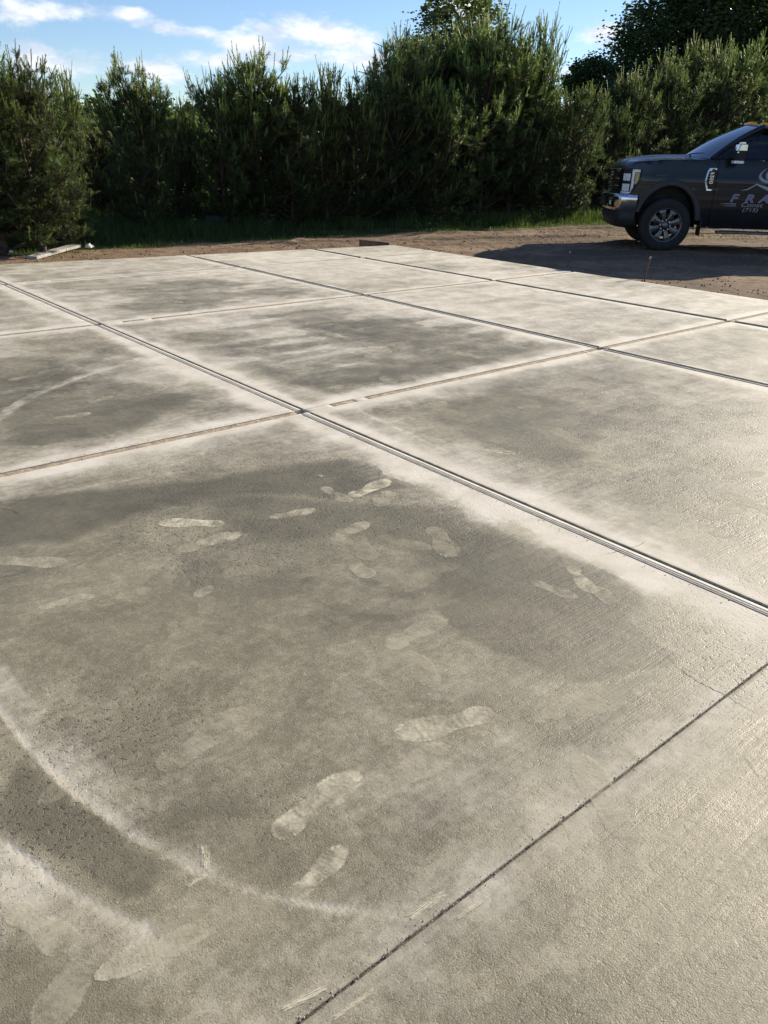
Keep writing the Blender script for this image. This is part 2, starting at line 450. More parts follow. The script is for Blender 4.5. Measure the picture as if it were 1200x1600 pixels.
DARK = [  # damp, dark patches: (polygon in photograph pixels, strength, soft edge m)
    ([(-40, 790), (160, 765), (330, 745), (520, 720), (600, 735), (640, 760), (560, 775), (380, 772), (240, 790), (120, 848), (-40, 855)], 0.80, 0.10),
    ([(330, 785), (390, 772), (560, 780), (700, 790), (860, 850), (960, 890), (1010, 940), (960, 985), (830, 960), (700, 950), (640, 850), (520, 830), (430, 840), (330, 810)], 0.72, 0.12),
    ([(680, 955), (760, 900), (880, 915), (970, 960), (1045, 1010), (1050, 1035), (980, 1050), (880, 1065), (820, 1040), (740, 1010)], 0.55, 0.03),
    ([(240, 1290), (330, 1250), (520, 1270), (560, 1330), (430, 1385), (330, 1350)], 0.45, 0.08),
    ([(20, 1215), (120, 1250), (300, 1365), (250, 1430), (210, 1435), (90, 1360), (-20, 1290)], 0.70, 0.035),
    ([(-40, 1480), (60, 1490), (200, 1560), (280, 1620), (-40, 1640)], 0.5, 0.08),
    ([(640, 640), (800, 610), (960, 640), (900, 740), (760, 700)], 0.30, 0.15),
    ([(330, 545), (520, 500), (700, 495), (860, 540), (700, 590), (520, 620), (420, 590)], 0.55, 0.15),
    ([(230, 515), (440, 490), (560, 480), (540, 500), (330, 540)], 0.40, 0.1),
    ([(120, 455), (320, 435), (500, 455), (380, 485), (220, 490)], 0.45, 0.15),
    ([(0, 590), (120, 580), (300, 620), (200, 680), (40, 690), (-30, 640)], 0.5, 0.15),
    ([(-20, 560), (90, 555), (150, 565), (60, 600), (-20, 610)], 0.4, 0.1),
    ([(440, 1430), (640, 1440), (560, 1530), (420, 1600), (340, 1560)], 0.25, 0.12),
]


def slab_fields(U, V):
    Nm = fbm(U * 1.7, V * 1.7, 5, 0); Nf = fbm(U * 9, V * 9, 4, 2)
    dust = 0.05 + 0.70 * (fbm(U * 0.9, V * 0.9, 5, 3) - 0.47)
    far = sstep(3.0, 9.0, V + 0.4 * U)
    brk = 0.45 + 1.1 * fbm(U * 3.2, V * 3.2, 4, 5); wa = 0.09 * (fbm(U * 4 + 9, V * 4, 4, 1) - .5)
    dust = dust - 0.24 * (1 - sstep(.74, .80, V)) + 0.30 * far + 0.18 * sstep(1.8, 6.0, U) + 0.10 * sstep(3.9, 4.6, V) + 0.35 * (fbm(U * 1.1, V * 5.5, 4, 0) - .5) * sstep(.5, 3.0, U)  # far and right panels paled as dust, partly standing in for sun glare
    for uj, amp in ((UJ[1], .5), (UJ[2], 1.0), (UJ[3], .8), (UJ[4], .7)):
        d = U - uj; ad = np.abs(np.abs(d) + wa * sstep(.04, .12, np.abs(d)))
        w = 0.62 + 0.9 * (fbm(V * 1.1 + uj * 3, U * 0.0 + uj, 3, 1))
        dust = np.maximum(dust, amp * (np.where(d < 0, .95, .72) * np.exp(-(ad / (np.where(d < 0, .13, .085) * w)) ** 2.5) + 0.62 * brk * np.exp(-(ad / (0.40 * w)) ** 1.3)))
    for vj, amp in ((VJ[1], .30), (VJ[2], .95), (VJ[3], .90), (VJ[4], .75)):
        ad = np.abs(np.abs(V - vj) + wa * sstep(.04, .12, np.abs(V - vj)))
        w = 0.62 + 0.9 * (fbm(U * 1.1 + vj * 3, V * 0.0 + vj, 3, 4))
        dust = np.maximum(dust, amp * (0.80 * np.exp(-(ad / (0.10 * w)) ** 2) + 0.62 * brk * np.exp(-(ad / (0.42 * w)) ** 1.3)))
    for key, (pts, hw, s) in POLY.items():
        if key in ('arc1', 'arc2'):      # wheel marks: crisp on one side, feathered on the other
            q = [uv_of(*p) for p in pts]; d, sg = seg_dist(U, V, q); lit = (sg > 0) if key == 'arc1' else (sg < 0)
            streak = 0.45 + 0.9 * fbm(d * 55, np.arctan2(V, U) * 3, 3, 2)
            dust = np.maximum(dust, s * streak * (0.35 + 1.3 * (fbm(U * 4.3 + 2, V * 4.3, 5, 1) - .12)) * np.where(lit, np.exp(-(d / .13) ** 1.2), 1 - sstep(0.0, .026, d)))
            continue
        q = [uv_of(*p) for p in pts]
        d, _ = seg_dist(U + 0.02 * (Nf - .5), V + 0.02 * (Nm - .5), q)
        dust = np.maximum(dust, s * (0.6 + 0.8 * Nf) * (1 - sstep(hw * 0.55, hw * 1.5, d)) )
    dark = np.clip(0.25 * (Nm - 0.5), 0, 1)
    Uw = U + 0.16 * (Nm - 0.5) + 0.05 * (Nf - .5); Vw = V + 0.16 * (fbm(U * 1.7 + 31, V * 1.7, 5, 1) - 0.5) + 0.05 * (Nf - .5)
    for poly, s, soft in DARK:
        q = [uv_of(*p) for p in poly]
        inside = in_poly(Uw, Vw, q); d, _ = seg_dist(Uw, Vw, q + [q[0]])
        sd = np.where(inside, d, -d)
        k = sstep(-soft * .45, soft * .45, sd) * (0.80 + 0.5 * Nf)
        dark = np.maximum(dark, s * k)
        dust = dust - 0.26 * s * k * (dust < 0.55)
    pit = sstep(0.36, 0.62, fbm(U * 0.9 + 5, V * 0.9, 3, 5)) * (1 - sstep(3.5, 5.5, V)) + 0.25
    pit = np.clip(pit, 0, 1)
    return np.clip(dust, 0, 1.1), np.clip(dark, 0, 1), pit


def grid_axis(a, b, res): return np.linspace(a, b, max(2, int(math.ceil((b - a) / res)) + 1))


def make_panel(u0, u1, v0, v1, res, back=False, z=0.0, thick=0.10, name='concrete_panel', edge=0.0025):
    us, vs = grid_axis(u0, u1, res), grid_axis(v0, v1, res)
    # thin arris on every side, so that the joints read as real edges
    us = np.concatenate([[u0, u0 + 0.004], us[1:-1], [u1 - 0.004, u1]]); vs = np.concatenate([[v0, v0 + 0.004], vs[1:-1], [v1 - 0.004, v1]])
    U, V = np.meshgrid(us, vs)
    if back:
        vb = v_back(U); V = v0 + (V - v0) * (vb - v0) / (v1 - v0)
    Z = np.full(U.shape, float(z))
    # slightly chipped, wavering arrises
    Z[0, :] -= edge; Z[-1, :] -= edge; Z[:, 0] -= edge; Z[:, -1] -= edge
    nu, nv = len(us), len(vs)
    dust, dark, pit = slab_fields(U, V)
    top = np.stack([U, V, Z], -1).reshape(-1, 3)
    idx = np.arange(nu * nv).reshape(nv, nu)
    F = np.stack([idx[:-1, :-1], idx[:-1, 1:], idx[1:, 1:], idx[1:, :-1]], -1).reshape(-1, 4)
    ring = np.concatenate([idx[0, :], idx[1:, -1], idx[-1, ::-1][1:], idx[::-1, 0][1:-1]])
    low = top[ring].copy(); low[:, 2] = z - thick
    n0 = len(top); k = len(ring); j = np.arange(k); j2 = (j + 1) % k
    S = np.stack([ring[j], n0 + j, n0 + j2, ring[j2]], -1)
    me = np_mesh(name, np.concatenate([top, low]), np.concatenate([F, S]), MAT['concrete'])
    sm = np.ones(len(me.polygons), bool); sm[len(F):] = False; me.polygons.foreach_set('use_smooth', sm)
    for nme, a in (('dust', dust), ('dark', dark), ('pit', pit)):
        set_attr(me, nme, np.concatenate([a.ravel(), a.ravel()[ring]]))
    return link(name, me, slab)


# joints: (near side gap, far side gap) in metres taken out of the panels on either side
GU = {1: (.004, .004), 2: (.033, .022), 3: (.026, .022), 4: (.017, .017)}
GV = {1: (.0030, .0024), 2: (.030, .030), 3: (.030, .030), 4: (.026, .026)}
for i in range(5):
    for j in range(5):
        u0, u1, v0, v1 = UJ[i], UJ[i + 1], VJ[j], VJ[j + 1]
        if i > 0: u0 += GU[i][1]
        if i < 4: u1 -= GU[i + 1][0]
        if j > 0: v0 += GV[j][1]
        if j < 4: v1 -= GV[j + 1][0]
        near = math.hypot((u0 + u1) / 2 - 1.2, max(0, (v0 + v1) / 2 - 1.5))
        seen = (i >= 1 and j >= 0)
        res = 0.3 if (i == 0 or (j == 0 and i > 2)) else (0.011 if (i, j) == (1, 1) else 0.016 if (i, j) in ((1, 0), (2, 0)) else 0.024 if j <= 2 and i <= 2 else 0.035)
        make_panel(u0, u1, v0, v1, res, back=(j == 4))

# strips lying in the wide joints
def strip(u0, u1, v0, v1, z, name='joint_strip', mat=None, res=0.05):
    o = make_panel(u0, u1, v0, v1, res, z=z, thick=0.07, name=name, edge=0.0015)
    if mat: o.data.materials[0] = mat
    return o


VS = [VJ[0]] + VJ[1:5] + [11.0]
def burr(u0, u1, v0, v1, h, name='joint_ridge'):
    """low hard ridge standing along a cut, slightly wavering in height"""
    vs = np.arange(v0, v1, 0.05); n = len(vs); hh = h * (0.78 + 0.45 * fbm(vs * 3.1 + u0 * 7, vs * 0 + u0, 3, 1)); du = 0.002 * (fbm(vs * 2.0, vs * 0 + h * 99, 2, 3) - .5)
    w = u1 - u0; prof = [(u0, -.06, 0), (u0 + .001, .75, 1), (u0 + w * .3, 1.0, 1), (u0 + w * .75, .85, 1), (u1, .1, 1), (u1 + .012, -.002, 0)]
    V = np.stack([np.stack([np.full(n, a) + du, vs, (hh * b if k else np.full(n, b))], -1) for a, b, k in prof], 1).reshape(-1, 3)
    idx = np.arange(n * 6).reshape(n, 6); Fc = np.stack([idx[:-1, :-1], idx[:-1, 1:], idx[1:, 1:], idx[1:, :-1]], -1).reshape(-1, 4)
    me = np_mesh(name, V, Fc, MAT['burr']); return link(name, me, slab)


for k in range(5):
    va, vb = VS[k] + 0.034, VS[k + 1] - 0.034
    uj = UJ[2]
    strip(uj - 0.028, uj + 0.010, va, vb, 0.001)            # lip between a wide cut and a thin one
    burr(uj + .020, uj + .030, va, vb, .0050); burr(uj - .012, uj - .007, va, vb, .0022); burr(uj - .040, uj - .034, va, vb, .0022)
    if k >= 1:
        strip(UJ[3] - 0.016, UJ[3] + 0.004, va, vb, 0.001)
        burr(UJ[3] + .020, UJ[3] + .032, va, vb, .0085); burr(UJ[3] - .030, UJ[3] - .022, va, vb, .0050)
        burr(UJ[4] + .012, UJ[4] + .026, va, vb, .0125)
for jv, hw in ((2, .0272), (3, .0272), (4, .0235)):
    vj = VJ[jv]
    segs = [(UJ[0], UJ[1] - .01), (UJ[1] + .01, UJ[2] - .045), (UJ[2] + .22, UJ[2] + .40), (UJ[2] + .50, UJ[3] - .22), (UJ[3] - .18, UJ[3] - .05), (UJ[3] + .05, UJ[4] - .02), (UJ[4] + .02, UJ[5] - .03)]
    flush = [(UJ[2] + .036, UJ[2] + .216), (UJ[2] + .404, UJ[2] + .496), (UJ[3] - .216, UJ[3] - .184)]
    for a, b in segs: strip(a, b, vj - hw, vj + hw, -0.0040, 'sand_filled_joint', MAT['sandfill'])
    for a, b in flush: strip(a, b, vj - .0285, vj + .0285, -0.001, 'joint_strip')
strip_b0 = box_obj('joint_fill', (UJ[0], UJ[5] - .05, VJ[1] - .0028, VJ[1] + .0022, -.04, -.0045), MAT['jointfill'], slab)
# one closed bed under the cuts, dark down in the slots
v, f = box_geo(UJ[0], UJ[5] - .02, VJ[0], 10.75, -0.14, -0.065)
mesh_obj('slab_bed', v, f, MAT['joint'], slab)


# loose beads of saw dust left along the cuts: crumbs in one irregular ridge per side
def crumbs(name, pts, n, spread, smin, smax, mat, parent, z=0.0, kind='stuff'):
    pts = np.array(pts, float); seg = np.linalg.norm(np.diff(pts, axis=0), axis=1); cum = np.concatenate([[0], np.cumsum(seg)])
    t = rng.random(n) * cum[-1]; i = np.clip(np.searchsorted(cum, t) - 1, 0, len(seg) - 1)
    fr = (t - cum[i]) / seg[i]; P = pts[i] + (pts[i + 1] - pts[i]) * fr[:, None]
    P = P + rng.normal(0, spread, P.shape)
    base = np.array([(1, 0, -.2), (-.5, .87, -.2), (-.5, -.87, -.2), (0, 0, .8), (.3, .2, .5)])
    tri = np.array([(0, 1, 4), (1, 3, 4), (0, 4, 3), (1, 2, 3), (2, 0, 3)])
    s = smin + (smax - smin) * rng.random(n) ** 3; ang = rng.random(n) * 6.28
    ca, sa = np.cos(ang), np.sin(ang)
    jit = 0.6 + 0.8 * rng.random((n, 5, 3)); q = base[None] * jit * s[:, None, None]
    X = q[..., 0] * ca[:, None] - q[..., 1] * sa[:, None] + P[:, None, 0]; Y = q[..., 0] * sa[:, None] + q[..., 1] * ca[:, None] + P[:, None, 1]
    Z = q[..., 2] + z
    Vv = np.stack([X, Y, Z], -1).reshape(-1, 3); Fc = (tri[None] + 5 * np.arange(n)[:, None, None]).reshape(-1, 3)
    o = link(name, np_mesh(name, Vv, Fc, mat), parent); tag(o, kind=kind); return o


crumbs('saw_dust_crumbs', [(UJ[2] - .05, 0.5), (UJ[2] - .05, 10.5)], 1800, 0.02, .0006, .0032, MAT['dustbead'], slab, 0.001)
crumbs('saw_dust_crumbs', [(UJ[1], VJ[2] + .045), (UJ[2] - .05, VJ[2] + .045)], 900, 0.014, .0006, .0035, MAT['dustbead'], slab, 0.001)
crumbs('saw_dust_crumbs', [(UJ[1], VJ[1] + .001), (4.0, VJ[1] + .001)], 1100, 0.0014, .0005, .0020, MAT['jointfill'], slab, -0.0010)
crumbs('saw_dust_crumbs', [(UJ[1], VJ[1] + .004), (4.0, VJ[1] + .004)], 1400, 0.007, .0005, .0030, MAT['dustbead'], slab, 0.0004)


# ---- prints and smears of pale dust on the slab
def foot_mesh(kind=0):
    """boot sole: 0 whole, 1 forefoot only, 2 heel and half the waist"""
    nu, nv = 43, 103
    X, Y = np.meshgrid(np.linspace(-.066, .066, nu), np.linspace(-.17, .17, nv))
    def el(cx, cy, rx, ry): return np.sqrt(((X - cx) / rx) ** 2 + ((Y - cy) / ry) ** 2)
    fore = el(0.003, 0.055, .052, .100); heel = el(-.003, -.098, .040, .052)
    waist = np.maximum(np.abs(X - .002) / .038, np.abs(Y + .045) / .06)
    d = np.minimum(np.minimum(fore, heel), waist + 0.10)
    if kind == 1: d = np.where(Y < -.03, d + (-.03 - Y) * 18, d)
    if kind == 2: d = np.where(Y > -.03, d + (Y + .03) * 18, d)
    shape = 1 - sstep(0.80, 1.08, d)
    bars = 0.5 + 0.5 * np.sin(2 * np.pi * (Y / .0175 + 9.0 * np.abs(X) * (1 if kind != 2 else -.5)))
    ang = np.where(Y > -.045, np.arctan2(Y - .05, X), np.arctan2(Y + .1, X) + .4)
    lug = 0.5 + 0.5 * np.sign(np.sin(ang * 26))
    rim = np.exp(-((d - .90) / .10) ** 2)
    tread = sstep(.3, .6, fbm(X * 30 + kind * 7, Y * 30, 3, kind))
    dens = shape * (0.46 + 0.09 * bars * tread) + rim * shape * 0.40 * lug * sstep(.35, .6, fbm(X * 22 + 3, Y * 22, 2, kind + 2))
    idx = np.arange(nu * nv).reshape(nv, nu)
    Fc = np.stack([idx[:-1, :-1], idx[:-1, 1:], idx[1:, 1:], idx[1:, :-1]], -1).reshape(-1, 4)
    P = np.stack([X, Y, 0 * X], -1).reshape(-1, 3)
    keep = (dens.ravel()[Fc].max(1) > 0.02)
    me = np_mesh('footprint', P, Fc[keep], MAT['foot']); set_attr(me, 'dens', dens)
    return me


def smear_mesh():
    nu, nv = 13, 41
    X, Y = np.meshgrid(np.linspace(-.5, .5, nu), np.linspace(-.5, .5, nv))
    d = np.maximum(np.abs(X + .18 * Y) * 2.2, (np.abs(Y) * 2) ** 3)
    dens = 0.74 * (1 - sstep(0.05, 1.0, d + .5 * (fbm(X * 7, Y * 9, 3, 2) - .5)))
    idx = np.arange(nu * nv).reshape(nv, nu)
    Fc = np.stack([idx[:-1, :-1], idx[:-1, 1:], idx[1:, 1:], idx[1:, :-1]], -1).reshape(-1, 4)
    me = np_mesh('dust_smear', np.stack([X, Y, 0 * X], -1).reshape(-1, 3), Fc, MAT['chalk']); set_attr(me, 'dens', dens); return me


FOOT, SMEAR = foot_mesh(0), smear_mesh()
FEET = [FOOT, foot_mesh(1), foot_mesh(2), FOOT]
_nd = [0]


def decal(me, name, p0, p1, strength, width=None, maxlen=None):
    a, b = np.array(uv_of(*p0)), np.array(uv_of(*p1)); c = (a + b) / 2; d = b - a; L = float(np.linalg.norm(d))
    o = link(name, me, slab); ang = math.atan2(d[1], d[0]) - math.pi / 2
    _nd[0] += 1
    o.location = (c[0], c[1], 0.0006 + 0.00001 * _nd[0]); o.rotation_euler = (0, 0, ang)
    if name == 'footprint':
        s = np.clip(L, .20, .34) / .32
        o.scale = (s * (1 if random.random() < .5 else -1), s, 1)
    else: o.scale = (width, L, 1)
    o['strength'] = float(min(1.0, strength * 1.05)); return o


for p0, p1, s in [((-12, 876), (112, 879), .55), ((356, 818), (242, 817), .95), ((272, 862), (381, 832), .75), ((418, 810), (496, 795), .75), ((76, 946), (132, 934), .6),
                  ((178, 935), (214, 925), .35), ((305, 936), (356, 893), .5), ((516, 846), (578, 815), .6), ((500, 760), (552, 786), .55), ((545, 778), (610, 748), .95),
                  ((596, 768), (648, 781), .6), ((92, 1065), (150, 1128), .30), ((585, 838), (680, 858), .30), ((752, 806), (842, 842), .6), ((888, 882), (930, 930), .85), ((828, 908), (905, 935), .5),
                  ((780, 1112), (608, 1150), .85), ((800, 1135), (945, 1088), .33), ((418, 1312), (566, 1205), .85), ((462, 1400), (530, 1330), .8),
                  ((10, 1410), (130, 1500), .5), ((110, 1545), (245, 1480), .7), ((232, 1490), (425, 1405), .5), ((1102, 812), (1166, 786), .8), ((1130, 748), (1196, 736), .7),
                  ((648, 678), (700, 694), .7), ((890, 792), (950, 815), .55), ((762, 704), (796, 708), .9), ((640, 640), (700, 628), .45), ((790, 640), (850, 634), .45), ((930, 640), (990, 634), .4),
                  ((560, 560), (620, 545), .5), ((490, 568), (545, 562), .5), ((580, 545), (604, 542), .7), ((300, 625), (345, 632), .5), ((80, 655), (145, 645), .6), ((270, 650), (320, 640), .45),
                  ((10, 545), (70, 545), .5), ((0, 640), (50, 630), .4), ((140, 630), (175, 620), .5), ((985, 458), (1000, 453), 1.0), ((1018, 449), (1035, 447), 1.0), ((770, 418), (783, 416), 1.0),
                  ((740, 690), (790, 705), .4), ((1000, 770), (1060, 760), .35), ((560, 880), (640, 905), .22), ((330, 930), (300, 1000), .25), ((440, 905), (540, 885), .25), ((640, 905), (720, 880), .2),
                  ((1180, 845), (1100, 830), .4), ((520, 705), (580, 720), .3), ((200, 690), (270, 680), .35), ((460, 585), (380, 600), .3), ((60, 585), (10, 595), .45), ((250, 455), (300, 450), .5),
                  ((190, 462), (230, 458), .6), ((420, 448), (470, 444), .4), ((620, 430), (660, 428), .5), ((880, 1060), (1000, 1030), .2), ((900, 1250), (1010, 1160), .15), ((150, 1180), (60, 1260), .25)]:
    decal(FEET[0 if s > .7 else _nd[0] % 4], 'footprint', p0, p1, s)
# a few trails of soft, half-worn steps crossing the panels
rs = np.random.default_rng(41)
for path, st0 in (([(40, 1560), (330, 1180), (640, 960), (560, 760)], .34), ([(1190, 800), (880, 690), (560, 590), (300, 640)], .40), ([(900, 1290), (700, 1010), (470, 860), (120, 900)], .30), ([(250, 1440), (520, 1330), (830, 1130), (1010, 960)], .26), ([(980, 560), (720, 560), (480, 520), (250, 470)], .45), ([(700, 820), (880, 900), (960, 1010)], .34)):
    q = np.array([uv_of(*p) for p in path]); sg = np.linalg.norm(np.diff(q, axis=0), axis=1); cu = np.concatenate([[0], np.cumsum(sg)]); dd = 0.15; k_ = 0
    while dd < cu[-1]:
        c_ = np.array([np.interp(dd, cu, q[:, 0]), np.interp(dd, cu, q[:, 1])]); c2 = np.array([np.interp(min(dd + .1, cu[-1]), cu, q[:, 0]), np.interp(min(dd + .1, cu[-1]), cu, q[:, 1])]); t_ = (c2 - c_) / (np.linalg.norm(c2 - c_) + 1e-9)
        c_ = c_ + np.array([-t_[1], t_[0]]) * (.10 if k_ % 2 else -.10) + rs.normal(0, .04, 2)
        o = link('footprint', FEET[int(rs.integers(0, 4))], slab); _nd[0] += 1; o.location = (c_[0], c_[1], 0.0006 + 0.00001 * _nd[0]); o.rotation_euler = (0, 0, math.atan2(t_[1], t_[0]) - math.pi / 2 + rs.normal(0, .18) + (.15 if k_ % 2 else -.15))
        z_ = rs.uniform(.92, 1.08); o.scale = (z_ * rs.uniform(1.0, 1.2) * (1 if k_ % 2 else -1), z_, 1); o['strength'] = float(st0 * rs.uniform(.6, 1.9)); dd += rs.uniform(.45, .75); k_ += 1
for p0, p1, w, s in [((632, 1438), (702, 1392), .035, .95), ((706, 1440), (772, 1394), .022, .95), ((430, 1582), (520, 1540), .028, .95), ((512, 1597), (590, 1545), .02, .85),
                     ((320, 1318), (322, 1368), .035, .95), ((288, 1388), (332, 1362), .022, .8),                      ((-5, 760), (52, 757), .05, .6), ((498, 742), (505, 746), .03, .8), ((1160, 1175), (1195, 1225), .02, .4)]:
    decal(SMEAR, 'dust_smear', p0, p1, s, width=w)

for pts in ([(1035, 1015), (1060, 1045), (1095, 1068), (1140, 1090), (1205, 1130)], [(935, 868), (965, 862), (1000, 852), (1012, 843)], [(-10, 792), (20, 798), (34, 806)]):
    q = np.array([uv_of(*p) for p in pts]); t = np.linspace(0, 1, 60); ks = np.linspace(0, 1, len(q)); c_ = np.column_stack([np.interp(t, ks, q[:, 0]), np.interp(t, ks, q[:, 1])]) + rng.normal(0, .0022, (60, 2))
    d_ = np.gradient(c_, axis=0); nn = np.column_stack([-d_[:, 1], d_[:, 0]]); nn /= np.linalg.norm(nn, axis=1)[:, None]; w_ = (.0011 * rng.uniform(.3, 1.2, 60) * np.sin(np.pi * np.clip(t, .02, .98)))[:, None]
    V_ = np.concatenate([np.column_stack([c_ + nn * w_, np.full(60, .0005)]), np.column_stack([c_ - nn * w_, np.full(60, .0005)])]); i_ = np.arange(59)
    link('hairline_crack', np_mesh('hairline_crack', V_, np.stack([i_, i_ + 1, i_ + 61, i_ + 60], -1), MAT['joint']), slab)

# ------------------------------------------------------------------ the ground
GRASS_EDGE = [tuple(g(px, py, -0.05)[:2]) for px, py in [(-900, 440), (-350, 420), (0, 402), (100, 396), (200, 390), (300, 384), (400, 378), (500, 373), (600, 369), (700, 366), (800, 361.5), (900, 356), (960, 353)]]
GRASS_EDGE += [(9.5, 22.0), (16, 25.0), (60, 44)]


def beyond_edge(X, Y):
    """signed distance past the edge of the turf (positive = grass)"""
    d, s = seg_dist(X, Y, GRASS_EDGE)
    return np.where(s > 0, d, -d)


def ground_z(X, Y):
    X = np.asarray(X, float); Y = np.asarray(Y, float)
    n = fbm(X * 0.35, Y * 0.35, 3, 1) - 0.5; m = fbm(X * 2.2, Y * 2.2, 4, 2) - 0.5; k = fbm(X * 9, Y * 9, 3, 3) - 0.5
    z = -0.045 + 0.05 * n + 0.030 * m + 0.014 * k
    e = beyond_edge(X, Y)
    z = z + 0.05 * sstep(0.0, 1.5, e)
    # wheel ruts running past the end of the slab towards the trees
    for off, dep in ((0.0, .075), (0.45, .045), (1.75, .07), (2.2, .045), (-.9, .04)):
        d, _ = seg_dist(X, Y, [(-1.5, 14.6 + off), (2.0, 16.2 + off), (6.0, 18.0 + off), (14.0, 20.0 + off)])
        w = 0.6 + 0.9 * fbm(X * 1.2, Y * 1.2, 2, 4)
        z = z - dep * w * np.exp(-(d / .14) ** 2) + 0.6 * dep * w * np.exp(-((d - .26) / .12) ** 2)
    # ground far off rises into low hills
    R = np.hypot(X, Y)
    z = z + sstep(120, 520, Y + 0.15 * X) * (9 + 16 * fbm(X * 0.004 + 3, Y * 0.004, 3, 2))
    u = X * B2[0] + Y * B2[1]; v = X * A2[0] + Y * A2[1]
    ins = np.minimum(np.minimum(u - UJ[0], UJ[5] - u), np.minimum(v - VJ[0], v_back(u) - v))
    z = np.where(ins > 0.07, -0.22, z)
    rim = np.exp(-(np.clip(-ins, 0, 9) / 0.25) ** 2)
    z = np.where(ins > 0.07, z, np.minimum(z * (1 - rim) + (-0.05 + 0.02 * m) * rim, np.where(ins > -0.25, -0.02, 9.0)))
    return z


def axis(lo, f0, f1, hi, fine, growth=1.25):
    mid = list(np.arange(f0, f1, fine)); r = []; s = fine; x = f1
    while x < hi: r.append(x); s *= growth; x += s
    r.append(hi); l = []; s = fine; x = f0 - fine
    while x > lo: l.append(x); s *= growth; x -= s
    l.append(lo); return np.array(l[::-1] + mid + r)


gx, gy = axis(-1500, -9, 12, 1500, 0.055), axis(-600, 9.0, 23.5, 2500, 0.055)
GX, GY = np.meshgrid(gx, gy); GZ = ground_z(GX, GY)
idx = np.arange(GX.size).reshape(GX.shape)
GF = np.stack([idx[:-1, :-1], idx[:-1, 1:], idx[1:, 1:], idx[1:, :-1]], -1).reshape(-1, 4)
gme = np_mesh('ground', np.stack([GX, GY, GZ], -1).reshape(-1, 3), GF, MAT['soil'], smooth=True)
e = beyond_edge(GX, GY)
u_ = GX * B2[0] + GY * B2[1]; v_ = GX * A2[0] + GY * A2[1]
set_attr(gme, 'grass', sstep(-0.15, 0.45, e + 0.35 * (fbm(GX * 1.1, GY * 1.1, 3, 0) - .5)))
wet = sstep(0.36, 0.60, fbm(GX * 0.55 + 2, GY * 1.1, 4, 3)) * sstep(-0.5, 1.5, GX + 0.3)
set_attr(gme, 'wet', wet)
tag(link('ground', gme), kind='structure')

# clods and pebbles thrown up on the bare soil
def clods():
    n = 5200
    X = rng.uniform(-7.5, 9.0, n * 5); Y = rng.uniform(9.8, 21.0, n * 5)
    u = X * B2[0] + Y * B2[1]; v = X * A2[0] + Y * A2[1]
    out = (u > UJ[5] + .02) | (v > v_back(u) + .02)
    e = beyond_edge(X, Y); ok = out & (e < 0.1) & (fbm(X * 1.3, Y * 1.3, 3, 5) > 0.42)
    X, Y = X[ok][:n], Y[ok][:n]; n = len(X); Z = ground_z(X, Y)
    base = np.array([(1, 0, 0), (0, 1, 0), (-1, 0, 0), (0, -1, 0), (0, 0, .8), (0, 0, -.8)]); tri = np.array([(0, 1, 4), (1, 2, 4), (2, 3, 4), (3, 0, 4), (1, 0, 5), (2, 1, 5), (3, 2, 5), (0, 3, 5)])
    s = 0.003 + 0.020 * rng.random(n) ** 4
    q = base[None] * (0.55 + 0.9 * rng.random((n, 6, 3))) * s[:, None, None]
    P = q + np.stack([X, Y, Z + s * .2], -1)[:, None, :]
    me = np_mesh('soil_clods', P.reshape(-1, 3), (tri[None] + 6 * np.arange(n)[:, None, None]).reshape(-1, 3), MAT['soil'])
    tag(link('soil_clods', me), 'loose crumbs of brown soil on the bare dirt strip', 'soil', kind='stuff')


clods()


